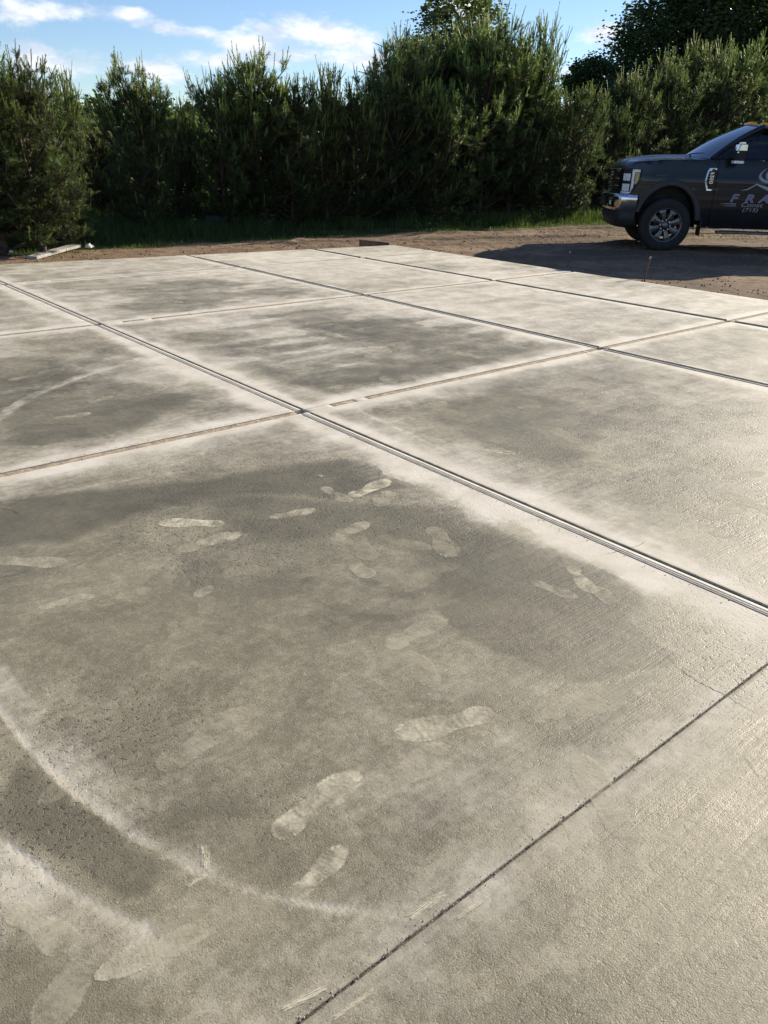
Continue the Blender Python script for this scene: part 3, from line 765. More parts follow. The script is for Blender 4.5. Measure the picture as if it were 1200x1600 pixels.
def grass():
    def blades(n, X, Y, H, lean=0.45, w0=0.004):
        Z = ground_z(X, Y) - 0.01
        ang = rng.random(n) * 6.283; l = H * lean * rng.random(n)
        dx, dy = np.cos(ang), np.sin(ang); px, py = -dy, dx
        w = w0 * (0.7 + 0.8 * rng.random(n)) * (0.7 + H * 2)
        v = np.zeros((n, 5, 3))
        v[:, 0] = np.stack([X - px * w, Y - py * w, Z], -1); v[:, 1] = np.stack([X + px * w, Y + py * w, Z], -1)
        mx, my = X + dx * l * .35, Y + dy * l * .35
        v[:, 2] = np.stack([mx + px * w * .7, my + py * w * .7, Z + H * .6], -1); v[:, 3] = np.stack([mx - px * w * .7, my - py * w * .7, Z + H * .6], -1)
        v[:, 4] = np.stack([X + dx * l, Y + dy * l, Z + H], -1)
        tint = np.repeat(np.clip(rng.normal(.45, .25, n), 0, 1), 5)
        return v.reshape(-1, 3), tint
    def field(N, x0, x1, y0, y1):
        X = rng.uniform(x0, x1, N); Y = rng.uniform(y0, y1, N); return X, Y
    Vs, Ts = [], []
    # dense verge along the pines
    X, Y = field(420000, -9.5, 11.5, 9.5, 25); e = beyond_edge(X, Y)
    clump = fbm(X * 1.6, Y * 1.6, 3, 4)
    prob = sstep(-0.15, 0.25, e + 0.5 * (clump - .5)) * (1 - sstep(2.6, 4.5, e))
    k = rng.random(len(X)) < prob * 0.75; X, Y, e, clump = X[k], Y[k], e[k], clump[k]
    H = (0.05 + 0.20 * sstep(0.1, 1.3, e)) * (0.5 + 1.1 * clump) * rng.uniform(.6, 1.3, len(X))
    a, t = blades(len(X), X, Y, H); Vs.append(a); Ts.append(t)
    # stragglers on the bare soil and tufts beside the truck
    X, Y = field(60000, -8, 10, 10, 22); e = beyond_edge(X, Y); u = X * B2[0] + Y * B2[1]; v = X * A2[0] + Y * A2[1]
    out = (u > UJ[5] + .25) | (v > v_back(u) + .25)
    near_truck = np.exp(-(((X - 6.4) / 1.6) ** 2 + ((Y - 18.2) / .7) ** 2))
    k = out & (e < 0.1) & (rng.random(len(X)) < 0.9 * near_truck + 0.5 * sstep(.60, .75, fbm(X * 1.2, Y * 1.2, 3, 2)) * sstep(-1.4, 0, e)); X, Y = X[k], Y[k]
    a, t = blades(len(X), X, Y, rng.uniform(.03, .10, len(X))); Vs.append(a); Ts.append(t)
    # rough grass in the field beyond
    X, Y = field(90000, -22, 22, 14, 60); e = beyond_edge(X, Y); k = e > 3.2; X, Y = X[k], Y[k]
    a, t = blades(len(X), X, Y, rng.uniform(.15, .5, len(X)), w0=.012); Vs.append(a); Ts.append(np.clip(t + .25, 0, 1.3))
    V = np.concatenate(Vs); n = len(V) // 5; o = 5 * np.arange(n)[:, None, None]
    Fc = (np.array([(0, 1, 2), (0, 2, 3), (3, 2, 4)])[None] + o).reshape(-1, 3)
    me = np_mesh('grass', V, Fc, MAT['grass']); set_attr(me, 'tint', np.concatenate(Ts))
    tag(link('grass', me), 'rough green grass verge between the bare soil and the pines', 'grass', kind='stuff')


grass()

# ------------------------------------------------------------------ trees
def frame_of(d):
    d = d / np.linalg.norm(d, axis=-1, keepdims=True)
    ref = np.where(np.abs(d[..., 2:3]) < 0.9, np.array([0, 0, 1.0]), np.array([1.0, 0, 0]))
    a = np.cross(d, ref); a /= np.linalg.norm(a, axis=-1, keepdims=True); return d, a, np.cross(d, a)


class Wood:
    def __init__(self): self.v = []; self.f = []; self.n = 0
    def tube(self, pts, radii, sides=5):
        pts = np.array(pts, float); t = np.gradient(pts, axis=0); _, a, b = frame_of(t)
        th = np.linspace(0, 2 * np.pi, sides, endpoint=False)
        ring = pts[:, None] + (a[:, None] * np.cos(th)[None, :, None] + b[:, None] * np.sin(th)[None, :, None]) * np.array(radii)[:, None, None]
        k = len(pts); self.v.append(ring.reshape(-1, 3))
        i = np.arange((k - 1) * sides).reshape(k - 1, sides); j = np.roll(i, -1, axis=1)
        self.f.append(np.stack([i, j, j + sides, i + sides], -1).reshape(-1, 4) + self.n); self.n += k * sides
    def mesh(self, name, mat): return np_mesh(name, np.concatenate(self.v), np.concatenate(self.f), mat, smooth=True)


def needles(P, D, L, n, nl, alpha, tint, r, width=0.0042):
    """P,D,L: shoots; n needles each; returns verts, tints"""
    m = len(P); d, a, b = frame_of(D)
    t = r.random((m, n)) ** 0.85; ph = r.random((m, n)) * 2 * np.pi
    rad = a[:, None] * np.cos(ph)[..., None] + b[:, None] * np.sin(ph)[..., None]
    al = alpha * (0.75 + 0.5 * r.random((m, n)))
    nd = d[:, None] * np.cos(al)[..., None] + rad * np.sin(al)[..., None]
    base = P[:, None] + d[:, None] * (L[:, None] * t)[..., None]
    ln = nl[:, None] * (0.7 + 0.6 * r.random((m, n)))
    tip = base + nd * ln[..., None] + np.array([0, 0, -0.10]) * (ln[..., None] * .35)
    sd = np.cross(nd, rad + 0.3 * r.normal(size=rad.shape)); sd /= np.linalg.norm(sd, axis=-1, keepdims=True) + 1e-9
    w = width
    V = np.stack([base - sd * w, base + sd * w, tip], 2).reshape(-1, 3)
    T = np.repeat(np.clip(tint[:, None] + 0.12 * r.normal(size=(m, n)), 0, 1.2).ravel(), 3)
    return V, T


def pine_mesh(seed, H=4.0, R=1.3, base=0.25, up=0.55, dens=1.0, top=1.2, bare=0.0, gap=0.0):
    """young pine: whorls of rising limbs, needle tufts, upright pale candles at every end"""
    r = np.random.default_rng(seed); W = Wood()
    zs = np.linspace(0, H * .93, 9); wob = np.cumsum(r.normal(0, .025, (9, 2)), 0)
    W.tube(np.column_stack([wob, zs]), np.linspace(0.075, 0.010, 9) * H / 4, 7)
    def trunk(z): return np.array([np.interp(z, zs, wob[:, 0]), np.interp(z, zs, wob[:, 1]), z])
    SP, SD, SL, ST, CP, CD, CL, CT = [], [], [], [], [], [], [], []
    def candles(p, d, n, l0, l1, spread):
        for e_ in range(n):
            dd = d * .5 + np.array([0, 0, 1.0]) + r.normal(0, spread, 3) * (0.25 if e_ == 0 else 1)
            CP.append(p); CD.append(dd / np.linalg.norm(dd)); CL.append(r.uniform(l0, l1) * (1.9 if e_ == 0 else 1.25)); CT.append(r.uniform(.55, 1.0))
    lobes = r.random(3) * 6.28
    z = base
    while z < H * 0.88:
        f = z / H
        prof = R * (0.62 + 1.2 * f if f < 0.3 else max(0.0, 1 - ((f - .3) / .72) ** (1.0 + top)) ** 0.8 * .98 + .03)
        nb = int(r.integers(4, 7)); a0 = r.random() * 6.28
        for k in range(nb):
            az = a0 + k * 2 * np.pi / nb + r.normal(0, .25)
            L = prof * r.uniform(.55, 1.25) * (1 + .22 * math.cos(2 * az + lobes[0]) * math.sin(5 * f + lobes[1]))
            if L < .12: continue
            el0 = 0.05 + up * (.25 + f) + r.normal(0, .12)
            n = 7; pts = [trunk(z)]; dr = np.array([np.cos(az) * np.cos(el0), np.sin(az) * np.cos(el0), np.sin(el0)])
            for s_ in range(n - 1):
                dr = dr + np.array([0, 0, 0.07 + 0.16 * up * (.3 + f)]) + r.normal(0, .06, 3); dr /= np.linalg.norm(dr); pts.append(pts[-1] + dr * L / (n - 1))
            pts = np.array(pts); W.tube(pts, np.linspace(0.017, 0.0045, n) * (0.6 + L), 4)
            ns = int(max(3, L * 8) * dens * (1.45 - .6 * f))
            for q in range(ns):
                t = r.uniform(.25 if f < .8 else .1, 1.0); i = min(n - 2, int(t * (n - 1))); fr = t * (n - 1) - i
                p = pts[i] * (1 - fr) + pts[i + 1] * fr; bd = pts[i + 1] - pts[i]; bd /= np.linalg.norm(bd)
                d = bd * .9 + r.normal(0, .55, 3) + np.array([0, 0, .30]); d /= np.linalg.norm(d)
                l = r.uniform(.14, .36) * (0.75 + .4 * (1 - t))
                tip = p + d * l + np.array([0, 0, .02])
                W.tube([p, p + d * l * .55, tip], [.0045, .0035, .0025], 3)
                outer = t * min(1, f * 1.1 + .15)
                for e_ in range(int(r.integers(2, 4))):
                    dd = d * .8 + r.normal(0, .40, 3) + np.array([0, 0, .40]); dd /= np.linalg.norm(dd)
                    SP.append(p + d * l * r.uniform(.25, .95)); SD.append(dd); SL.append(r.uniform(.10, .22)); ST.append(0.06 + 0.48 * outer * r.random())  # outer, higher shoots paler: new growth, raised further for sunlit tops
                if r.random() < (0.75 * outer + .05) * float(sstep(.25, .7, f)) + .04: candles(tip, d, int(r.integers(1, 3)), .07, .17, .30)
            candles(pts[-1], dr, int(r.integers(2, 5)) if f > .45 else int(r.integers(0, 3)), .08 + .08 * f, .15 + .22 * f, .34)
            if bare and f > .55:
                tp = pts[-1] + dr * r.uniform(.15, .45) * bare + np.array([0, 0, .25 * bare]); W.tube([pts[-1], (pts[-1] + tp) / 2 + r.normal(0, .02, 3), tp], [.007, .006, .004], 4)
                candles((pts[-1] + tp) / 2, dr, 2, .12, .25, .45); candles(tp, dr, 4, .15, .35, .35)
        z += r.uniform(.15, .25) * (H / 4)
    tp = trunk(H * .93)
    candles(tp, np.zeros(3), 6, .16, .34, .30); candles(trunk(H * .85), np.zeros(3), 4, .2, .4, .45)
    if bare:
        t2 = tp + np.array([.03, 0, .42 * bare]); W.tube([tp, (tp + t2) / 2, t2], [.011, .009, .006], 5); candles(t2, np.zeros(3), 5, .2, .36, .3); candles((tp + t2) / 2, np.zeros(3), 4, .15, .35, .6)
    SP, SD, SL, ST, CP, CD, CL, CT = map(np.array, (SP, SD, SL, ST, CP, CD, CL, CT))
    CW = Wood()
    for p, d, l in zip(CP, CD, CL): CW.tube([p - d * .01, p + d * l * .5, p + d * l], [.0095, .0085, .006], 3)
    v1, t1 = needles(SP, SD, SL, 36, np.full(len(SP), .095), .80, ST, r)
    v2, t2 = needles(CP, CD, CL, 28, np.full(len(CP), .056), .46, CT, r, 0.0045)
    cv, cf = np.concatenate(CW.v), np.concatenate(CW.f); cf = np.concatenate([cf[:, [0, 1, 2]], cf[:, [0, 2, 3]]]) + len(v1) + len(v2)
    V = np.concatenate([v1, v2, cv]); T = np.concatenate([t1, t2, np.full(len(cv), .85)])
    Fc = np.concatenate([np.arange(len(v1) + len(v2)).reshape(-1, 3), cf])
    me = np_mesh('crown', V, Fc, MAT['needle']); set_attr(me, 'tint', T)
    Hh = max(float((CP + CD * CL[:, None])[:, 2].max()), H * .93)
    return W.mesh('trunk', MAT['bark']), me, Hh, len(V) // 3


PINES = [pine_mesh(11, 4.0, 1.30, top=1.0), pine_mesh(12, 4.0, 1.50, up=.75, top=2.2), pine_mesh(13, 4.0, 1.25, top=.6),
         pine_mesh(14, 4.0, 1.05, up=.95, dens=.75, top=.9, bare=1.0), pine_mesh(15, 4.0, 1.45, base=.15, up=.65, top=1.5)]


def pine(px, topy, D, var, wide, label, rz=None, name='pine_tree', group=None):
    top = at_depth(px, topy, D); x = top[0]; zb = float(ground_z(np.array([x]), np.array([D]))[0])
    tm, cm, H, _ = PINES[var]; s = (top[2] - zb) / H
    o = empty(name, (x, D, zb - 0.02), random.random() * 6.28 if rz is None else rz)
    o.scale = (s * wide * 1.22, s * wide * 1.22, s)
    link('trunk', tm, o); link('crown', cm, o); tag(o, label, 'pine tree', group)
    return o


GP = 'pines in the row along the grass verge'
for args in [
    (-60, 20, 12.1, 4, 1.25, 'broad pine with pale new shoots beyond the lying grey board, last of the row'),
    (16, 62, 12.3, 1, 1.05, 'full pine with bright yellow-green candles standing behind the grey board'),
    (78, 200, 13.1, 2, 1.15, 'low bright pine bush with upright shoots in front of the full pine'),
    (100, 92, 16.8, 3, 0.85, 'thin pine with sparse bare-tipped leader beside the round-topped pine'),
    (206, 72, 15.3, 1, 1.0, 'round-topped pine standing apart with sky on both sides of its crown'),
    (283, 140, 16.5, 3, 0.9, 'short slender pine between the round-topped pine and the next tall one'),
    (335, 84, 16.3, 0, 0.85, 'narrow pine with forked tip beside the pointed pine'),
    (405, 48, 16.7, 2, 1.15, 'pointed pine with lit top rising against the white cloud'),
    (452, 105, 16.9, 4, 1.0, 'lower dark pine leaning into the pointed pine'),
    (507, 84, 17.4, 3, 1.05, 'slim dark pine with many thin candles in the dip of the row'),
    (560, 120, 17.8, 0, 1.0, 'dark pine filling the dip beside the tall lit pine'),
    (628, 32, 18.7, 1, 0.95, 'tall full pine with sunlit yellow-green front above the form board'),
    (690, 110, 18.8, 4, 1.0, 'shorter pine with bright shoots low on its side in front of the birch'),
    (768, -6, 20.3, 0, 0.95, 'tallest dark pine of the row next to the birch'),
    (815, 18, 20.9, 2, 0.9, 'dense pine between the tallest pine and the sparse-topped pine'),
    (862, 2, 21.2, 3, 0.85, 'sparse-topped pine with a long bare leader and open twigs'),
    (905, 120, 21.2, 4, 0.9, 'olive pine with bushy top in front of the round dark spruce'),
    (960, 150, 23.5, 0, 1.0, 'low pine in the notch of the row behind the truck bonnet'),
    (1005, 88, 24.8, 2, 1.0, 'pine with fine pale tips rising behind the truck bonnet'),
    (1062, 66, 26.6, 1, 0.95, 'bushy pine rising behind the truck windscreen, beside the tall broadleaf tree'),
    (1120, 48, 28.6, 4, 0.9, 'pine partly hidden behind the truck roof lights'),
    (1165, 40, 30.5, 0, 1.0, 'tall pale-tipped pine rising above the truck cab roof'),
    (1240, 60, 33.8, 1, 1.0, 'pine at the far end of the row beyond the truck cab'),
]: pine(*args, group=GP)
# second row that closes the hedge behind
k = 0
for px, ty, D in [(268, 190, 17.2), (370, 140, 17.8), (450, 150, 18.4), (530, 150, 19.2), (600, 100, 20.2), (668, 28, 20.8), (728, 8, 21.8), (800, 40, 22.6),
                  (850, 130, 23.0), (930, 150, 24.6), (985, 150, 26.6), (1035, 120, 28.2), (1090, 100, 30.0), (1140, 90, 32.0), (1200, 80, 34.0), (-20, 110, 15.0), (142, 172, 17.6)]:
    pine(px, ty, D, k % 5, 1.15, 'dark shaded pine standing behind the front row of pines', group='pines behind the front row', name='pine_tree'); k += 1


def broadleaf(name, px, topy, D, R, label, seed, cat='tree', nclump=240, leaf=0.07, base=0.25, dark=0.0, per=60, group=None):
    r = np.random.default_rng(seed); top = at_depth(px, topy, D); x = top[0]; zb = float(ground_z(np.array([x]), np.array([D]))[0]); H = top[2] - zb
    W = Wood(); zs = np.linspace(0, H * .9, 8); wob = np.cumsum(r.normal(0, .05, (8, 2)), 0); W.tube(np.column_stack([wob, zs]), np.linspace(.018 * H, .003 * H, 8), 7)
    Vs, Ts = [], []
    for i in range(nclump):
        th = r.random() * 6.28; f = r.random(); zc = H * (base + (1 - base) * f ** .9)
        pr = R * math.sqrt(max(0.02, 1 - (2 * (f - .42) / 1.2) ** 2)) * (0.75 + .5 * fbm(np.array([th * 1.2]), np.array([f * 4.0]), 2, seed)[0])
        rr = pr * r.random() ** .45; c = np.array([math.cos(th) * rr, math.sin(th) * rr, zc])
        if i % 3 == 0:
            z0 = max(H * .1, zc - rr * .9 - .3); p0 = np.array([np.interp(z0, zs, wob[:, 0]), np.interp(z0, zs, wob[:, 1]), z0]); m = (p0 + c) / 2 + np.array([0, 0, .1])
            W.tube([p0, m, c], [.006 * H, .004 * H, .0012 * H], 4)
        cs = r.uniform(.22, .5) * R * .38
        p = c + r.normal(0, 1, (per, 3)) * np.array([cs, cs, cs * .75]) * .6
        nrm = r.normal(0, 1, (per, 3)) + np.array([0, 0, .6]); n_, a, b = frame_of(nrm)
        sz = leaf * r.uniform(.6, 1.3, per)[:, None]
        q = np.stack([p - a * sz, p + b * sz * .55, p + a * sz, p - b * sz * .55], 1); Vs.append(q.reshape(-1, 3))
        Ts.append(np.repeat(np.clip(r.normal(.35 + .25 * f - dark, .2, per) + r.normal(0, .1), 0, 1.2), 4))
    o = empty(name, (x, D, zb - .03), 0); V = np.concatenate(Vs)
    link('trunk', W.mesh('trunk', MAT['bark']), o); cm = np_mesh('crown', V, np.arange(len(V)).reshape(-1, 4), MAT['leaf']); set_attr(cm, 'tint', np.concatenate(Ts)); link('crown', cm, o)
    tag(o, label, cat, group); return o


broadleaf('birch_tree', 722, -12, 24.5, 1.7, 'light green leafy birch poking up between the tall pines', 31, 'birch', 260, .055, .3, -.25)
broadleaf('broadleaf_tree', 1140, -70, 38.0, 4.2, 'tall dark broadleaf tree towering behind the pines beyond the truck', 32, 'tree', 800, .085, .12, .25, 110)
broadleaf('broadleaf_tree', 1250, -40, 41.0, 4.0, 'broad dark tree beyond the truck cab behind the tall broadleaf one', 33, 'tree', 500, .09, .12, .25, 100)
broadleaf('spruce_tree', 928, 94, 33.0, 1.5, 'round-headed dark spruce showing above the notch in the pines', 34, 'spruce', 260, .06, .2, .35, 120)
broadleaf('field_bush', 255, 182, 24.0, 1.6, 'rounded light green bush in the field behind the round-topped pine', 35, 'bush', 150, .09, .05, -.1)
broadleaf('field_bush', 178, 232, 21.0, 1.0, 'small sunlit bush in the field seen through a gap in the pines', 36, 'bush', 110, .08, .05, -.35)


def far_wood():
    """the wooded ridge beyond the field, one mass"""
    r = np.random.default_rng(5); Vs = []; Ts = []
    n = 900; X = r.uniform(-330, 260, n); Y = r.uniform(300, 520, n); Z = ground_z(X, Y)
    for i in range(n):
        h = r.uniform(7, 14); m = 70; c = np.array([X[i], Y[i], Z[i]])
        p = c + np.column_stack([r.normal(0, 2.2, m), r.normal(0, 2.2, m), h * r.uniform(.05, 1, m)]); p[:, :2] = c[:2] + (p[:, :2] - c[:2]) * (1.2 - (p[:, 2:3] - c[2]) / h)
        n_, a, b = frame_of(r.normal(0, 1, (m, 3)) + np.array([0, -.6, .3])); s = r.uniform(.4, .9, m)[:, None]
        Vs.append(np.stack([p - a * s, p + b * s, p + a * s, p - b * s], 1).reshape(-1, 3)); Ts.append(np.repeat(r.normal(.3, .15, m), 4))
    V = np.concatenate(Vs); me = np_mesh('far_woodland', V, np.arange(len(V)).reshape(-1, 4), MAT['leaf']); set_attr(me, 'tint', np.concatenate(Ts))
    tag(link('far_woodland', me), 'distant wooded ridge seen through the gaps in the pines', 'woodland', kind='stuff')


far_wood()


def weed(px, py, h, seed, label, reddish=False):
    r = np.random.default_rng(seed); p = g(px, py, -0.02); zb = float(ground_z(np.array([p[0]]), np.array([p[1]]))[0])
    o = empty('weed_plant', (p[0], p[1], zb)); W = Wood(); Vs = []
    for s in range(r.integers(5, 9)):
        d = np.array([r.normal(0, .28), r.normal(0, .28), 1.0]); hh = h * r.uniform(.6, 1.1); tip = d * hh
        W.tube([np.zeros(3), tip * .5, tip], [.004, .003, .0015], 4)
        for k in range(10):
            c = tip * r.uniform(.2, 1.0) + r.normal(0, .02, 3); n_, a, b = frame_of((r.normal(0, 1, 3) + np.array([0, 0, .7]))[None]); l = r.uniform(.02, .045)
            c2 = c + a[0] * l; Vs += [c2 - a[0] * l, c2 + b[0] * l * .45, c2 + a[0] * l, c2 - b[0] * l * .45]
    link('stem', W.mesh('stem', MAT['bark']), o); V = np.array(Vs); me = np_mesh('foliage', V, np.arange(len(V)).reshape(-1, 4), MAT['leaf']); set_attr(me, 'tint', np.repeat(r.uniform(.3, 1, len(V) // 4), 4)); link('foliage', me, o)
    tag(o, label, 'weed', 'weeds in the grass verge')


for i, (px, py, h) in enumerate([(685, 358, .45), (712, 356, .6), (735, 354, .5), (655, 362, .35), (760, 352, .4), (300, 372, .35), (815, 350, .4), (845, 348, .5), (120, 380, .35), (420, 366, .4)]):
    weed(px, py, h, 60 + i, 'leafy weed standing in the grass verge at the foot of the pines')

# ------------------------------------------------------------------ small things on the ground
def gz1(x, y): return float(ground_z(np.array([x]), np.array([y]))[0])


p0, p1 = g(50, 404, -.03), g(120, 389, -.03)
c = (p0 + p1) / 2; L = np.linalg.norm(p1 - p0)
o = box_obj('plank', (-L / 2, L / 2, -.075, .075, -.02, .02), MAT['wood_grey'], None, .004)
o.location = (c[0], c[1], max(gz1(p0[0], p0[1]), gz1(p1[0], p1[1]), gz1(c[0], c[1])) + .035); o.rotation_euler = (0.05, -0.03, math.atan2(p1[1] - p0[1], p1[0] - p0[0]))
tag(o, 'weathered grey board lying at the edge of the shaded grass', 'board')

pa, pb = g(562, 386, -.03), g(607, 383.5, -.03)
d = pb - pa; L = float(np.linalg.norm(d)); a0 = math.atan2(d[1], d[0])
o = box_obj('form_board', (0, L, -.019, .019, -.06, .115), MAT['wood_brown'], None, .003)
o.data.vertices.foreach_get
for vv in o.data.vertices:
    if vv.co.z > 0: vv.co.z -= vv.co.x / L * .075
o.location = (pa[0], pa[1], -0.02); o.rotation_euler = (0, 0, a0)
tag(o, 'short brown form board on edge at the corner of the slab', 'board')


def scrap(px, py, s, seed, label):
    r = np.random.default_rng(seed); p = g(px, py, -.02); bm = bmesh.new(); bmesh.ops.create_icosphere(bm, subdivisions=2, radius=s)
    for v in bm.verts:
        k = 0.55 + .9 * r.random(); v.co = Vector((v.co.x * k, v.co.y * k * .8, v.co.z * k * .8 * (1 if v.co.z > 0 else .4)))
    me = bpy.data.meshes.new('paper_scrap'); bm.to_mesh(me); bm.free(); me.materials.append(MAT['paper'])
    o = link('paper_scrap', me); o.location = (p[0], p[1], gz1(p[0], p[1]) + s * .55 + .04); tag(o, label, 'litter'); return o


scrap(140, 391, .055, 1, 'crumpled white scrap in the grass beside the grey board')
scrap(18, 397, .028, 2, 'tiny white scrap in the shaded grass on the open side of the grey board')


def stake(p_bot, hgt, lean, label):
    p = g(*p_bot, -.05); zb = gz1(p[0], p[1]); o = empty('form_stake', (p[0], p[1], zb - .02)); W = Wood()
    W.tube([(0, 0, -.05), (lean * .5, 0, hgt * .5), (lean, 0, hgt)], [.010, .010, .010], 8)
    link('pin', W.mesh('pin', MAT['rust']), o)
    W = Wood(); W.tube([(lean, 0, hgt - .02), (lean, 0, hgt + .003), (lean, 0, hgt + .006)], [.014, .014, .004], 8); link('head', W.mesh('head', MAT['wood_grey']), o)
    tag(o, label, 'stake', 'steel stakes along the edge of the slab')


stake((887, 416), .24, .01, 'short upright steel form stake in the soil near the truck bumper shadow tip')
stake((1006, 440), .34, .035, 'leaning steel form stake at the slab edge below the truck front wheel')

p = g(333, 362, -.02); o = box_obj('storage_tote', (-.17, .17, -.12, .12, 0, .26), MAT['tote'], None, .02)
o.location = (p[0], p[1] + .15, gz1(p[0], p[1] + .15)); o.rotation_euler = (0, 0, .2); tag(o, 'dark blue plastic box in the deep shade under the pines', 'box')

# ------------------------------------------------------------------ the pickup truck
MAT['paint'] = simple_mat('black_paint', (0.010, 0.0115, 0.014), 0.34, spec=0.2, var=0.12, vscale=3, coat=0.55)
MAT['chrome'] = simple_mat('chrome', (0.62, 0.63, 0.65), 0.14, metal=1.0, var=0.06, vscale=6)
MAT['alloy'] = simple_mat('dusty_alloy', (0.16, 0.155, 0.15), 0.34, metal=0.85, var=0.2, vscale=14)
MAT['plastic'] = simple_mat('black_plastic', (0.014, 0.014, 0.015), 0.6, var=0.2, vscale=10)
MAT['flare'] = simple_mat('dusty_flare', (0.050, 0.047, 0.044), 0.75, var=0.25, vscale=10)
MAT['rubber'] = simple_mat('dusty_tyre', (0.030, 0.028, 0.026), 0.85, spec=0.25, var=0.3, vscale=9, bump=0.002, bscale=60)
MAT['amber'] = simple_mat('amber_lens', (0.95, 0.40, 0.02), 0.25, var=0.1)
MAT['lampglass'] = simple_mat('headlamp_lens', (0.80, 0.80, 0.76), 0.12, spec=0.8, var=0.25, vscale=25)
MAT['lampamber'] = simple_mat('pale_amber_lens', (0.42, 0.30, 0.12), 0.2, spec=0.7, var=0.2, vscale=30)
MAT['glass'] = glass_mat('tinted_glass', (0.16, 0.19, 0.19))
MAT['windscreen'] = glass_mat('windscreen_glass', (0.40, 0.45, 0.46), 0.38)
MAT['decal_white'] = simple_mat('grey_vinyl', (0.34, 0.35, 0.37), 0.5, var=0.05)
MAT['decal_purple'] = simple_mat('violet_vinyl', (0.10, 0.085, 0.27), 0.5, var=0.05)
MAT['seat'] = simple_mat('dark_seat_fabric', (0.035, 0.033, 0.032), 0.9, var=0.2)

TRZ = math.radians(180 - 7.0)
_fw = (math.cos(TRZ), math.sin(TRZ)); _lf = (-_fw[1], _fw[0])
_near = g(1030, 391.5, -0.05)
truck = empty('pickup_truck', (_near[0] - _lf[0] * .86, _near[1] - _lf[1] * .86, -0.05), TRZ)
truck.scale = (1.03, 1.03, 1.05)
tag(truck, 'black pickup truck with chrome bumper and lettered door parked on the dirt', 'truck')


def t_obj(name, v, f, mat, parent=None, smooth=True): return mesh_obj(name, v, f, mat, parent or truck, smooth)


def YB(x, z):
    y = 1.0 - 0.045 * max(0, (z - .98) / .45) ** 1.6 - 0.055 * max(0, (.92 - z) / .5) ** 1.8
    y += 0.012 * math.exp(-((z - 1.14) / .05) ** 2)
    if x > .25: y -= 0.30 * ((x - .25) / .60) ** 2.2
    if z > 1.44: y -= (z - 1.44) * .30 + 0.10 * max(0, z - 1.80)
    return y


def side_panel(name, outline, side, mat, parent=None, holes=(), res=.055, off=0.0, depth=.018, yf=YB):
    def resample(poly):
        o = []
        for i in range(len(poly)):
            a, b = Vector(poly[i]), Vector(poly[(i + 1) % len(poly)]); n = max(1, int((b - a).length / res))
            o += [tuple(a + (b - a) * k / n) for k in range(n)]
        return o
    loops = [resample(outline)] + [resample(h) for h in holes]
    pts, edges = [], []
    for lp in loops:
        s = len(pts); pts += [Vector(p) for p in lp]; edges += [(s + i, s + (i + 1) % len(lp)) for i in range(len(lp))]
    nb = len(pts); xs = [p.x for p in pts]; zs = [p.y for p in pts]
    GXx, GZz = np.meshgrid(np.arange(min(xs), max(xs), res), np.arange(min(zs), max(zs), res)); gx_, gz_ = GXx.ravel() + res * .31, GZz.ravel() + res * .37
    ok = in_poly(gx_, gz_, loops[0])
    for h in loops[1:]: ok &= ~in_poly(gx_, gz_, h)
    for lp in loops: d, _ = seg_dist(gx_, gz_, lp + [lp[0]]); ok &= d > res * .5
    pts += [Vector((a, b)) for a, b in zip(gx_[ok], gz_[ok])]
    vo, eo, fo, *_ = delaunay_2d_cdt(pts, edges, [], 0, 1e-5)
    faces = []
    for f in fo:
        c = sum((Vector(vo[i]) for i in f), Vector((0, 0))) / len(f); ca, cb = np.array([c.x]), np.array([c.y])
        if in_poly(ca, cb, loops[0])[0] and not any(in_poly(ca, cb, h)[0] for h in loops[1:]): faces.append(list(f))
    V3 = [(p.x, side * (yf(p.x, p.y) + off), p.y) for p in vo]
    o = t_obj(name, V3, faces, mat, parent)
    bm = bmesh.new(); bm.from_mesh(o.data); bmesh.ops.recalc_face_normals(bm, faces=bm.faces)
    if sum(f.normal.y * side for f in bm.faces) < 0: bmesh.ops.reverse_faces(bm, faces=bm.faces[:])
    be = [e for e in bm.edges if e.is_boundary]
    if depth:
        r = bmesh.ops.extrude_edge_only(bm, edges=be)
        for v in r['geom']:
            if isinstance(v, bmesh.types.BMVert): v.co.y -= side * depth
        for f in bm.faces: f.smooth = True
        for e in be: e.smooth = False
    bm.to_mesh(o.data); bm.free()
    return o


def arc(cx, cz, R, a0, a1, n): return [(cx + R * math.cos(math.radians(a0 + (a1 - a0) * i / n)), cz + R * math.sin(math.radians(a0 + (a1 - a0) * i / n))) for i in range(n + 1)]


WB = -4.06
def earc(cx, a0, a1, n, rx=.56, rz=.625, cz=.50): return [(cx + rx * math.cos(math.radians(a0 + (a1 - a0) * i / n)), cz + rz * math.sin(math.radians(a0 + (a1 - a0) * i / n))) for i in range(n + 1)]


fender_o = [(-.705, 1.455), (-.2, 1.445), (.35, 1.405), (.60, 1.365), (.70, 1.33), (.72, 1.29), (.525, 1.285), (.52, 1.13), (.62, .985), (.64, .90), (.63, .80), (.57, .64)] + earc(0, 14, 178, 24) + [(-.565, .40), (-.705, .40)]
fd_o = [(-.715, 1.45), (-.715, .40), (-1.995, .40), (-1.995, 1.45)]
rd_o = [(-2.005, 1.45), (-2.005, .40), (-2.92, .40), (-3.06, .55), (-3.06, 1.45)]
bed_o = [(-3.10, 1.50), (-3.10, .45)] + earc(WB, 2, 178, 20) + [(-5.38, .55), (-5.38, 1.50)]
upper_o = [(-.63, 1.462), (-3.06, 1.462), (-3.06, 1.80), (-2.96, 1.965), (-1.43, 1.965), (-1.31, 1.925), (-1.03, 1.745)]
win_f = [(-.93, 1.50), (-1.94, 1.50), (-1.94, 1.905), (-1.47, 1.905), (-1.25, 1.80)]
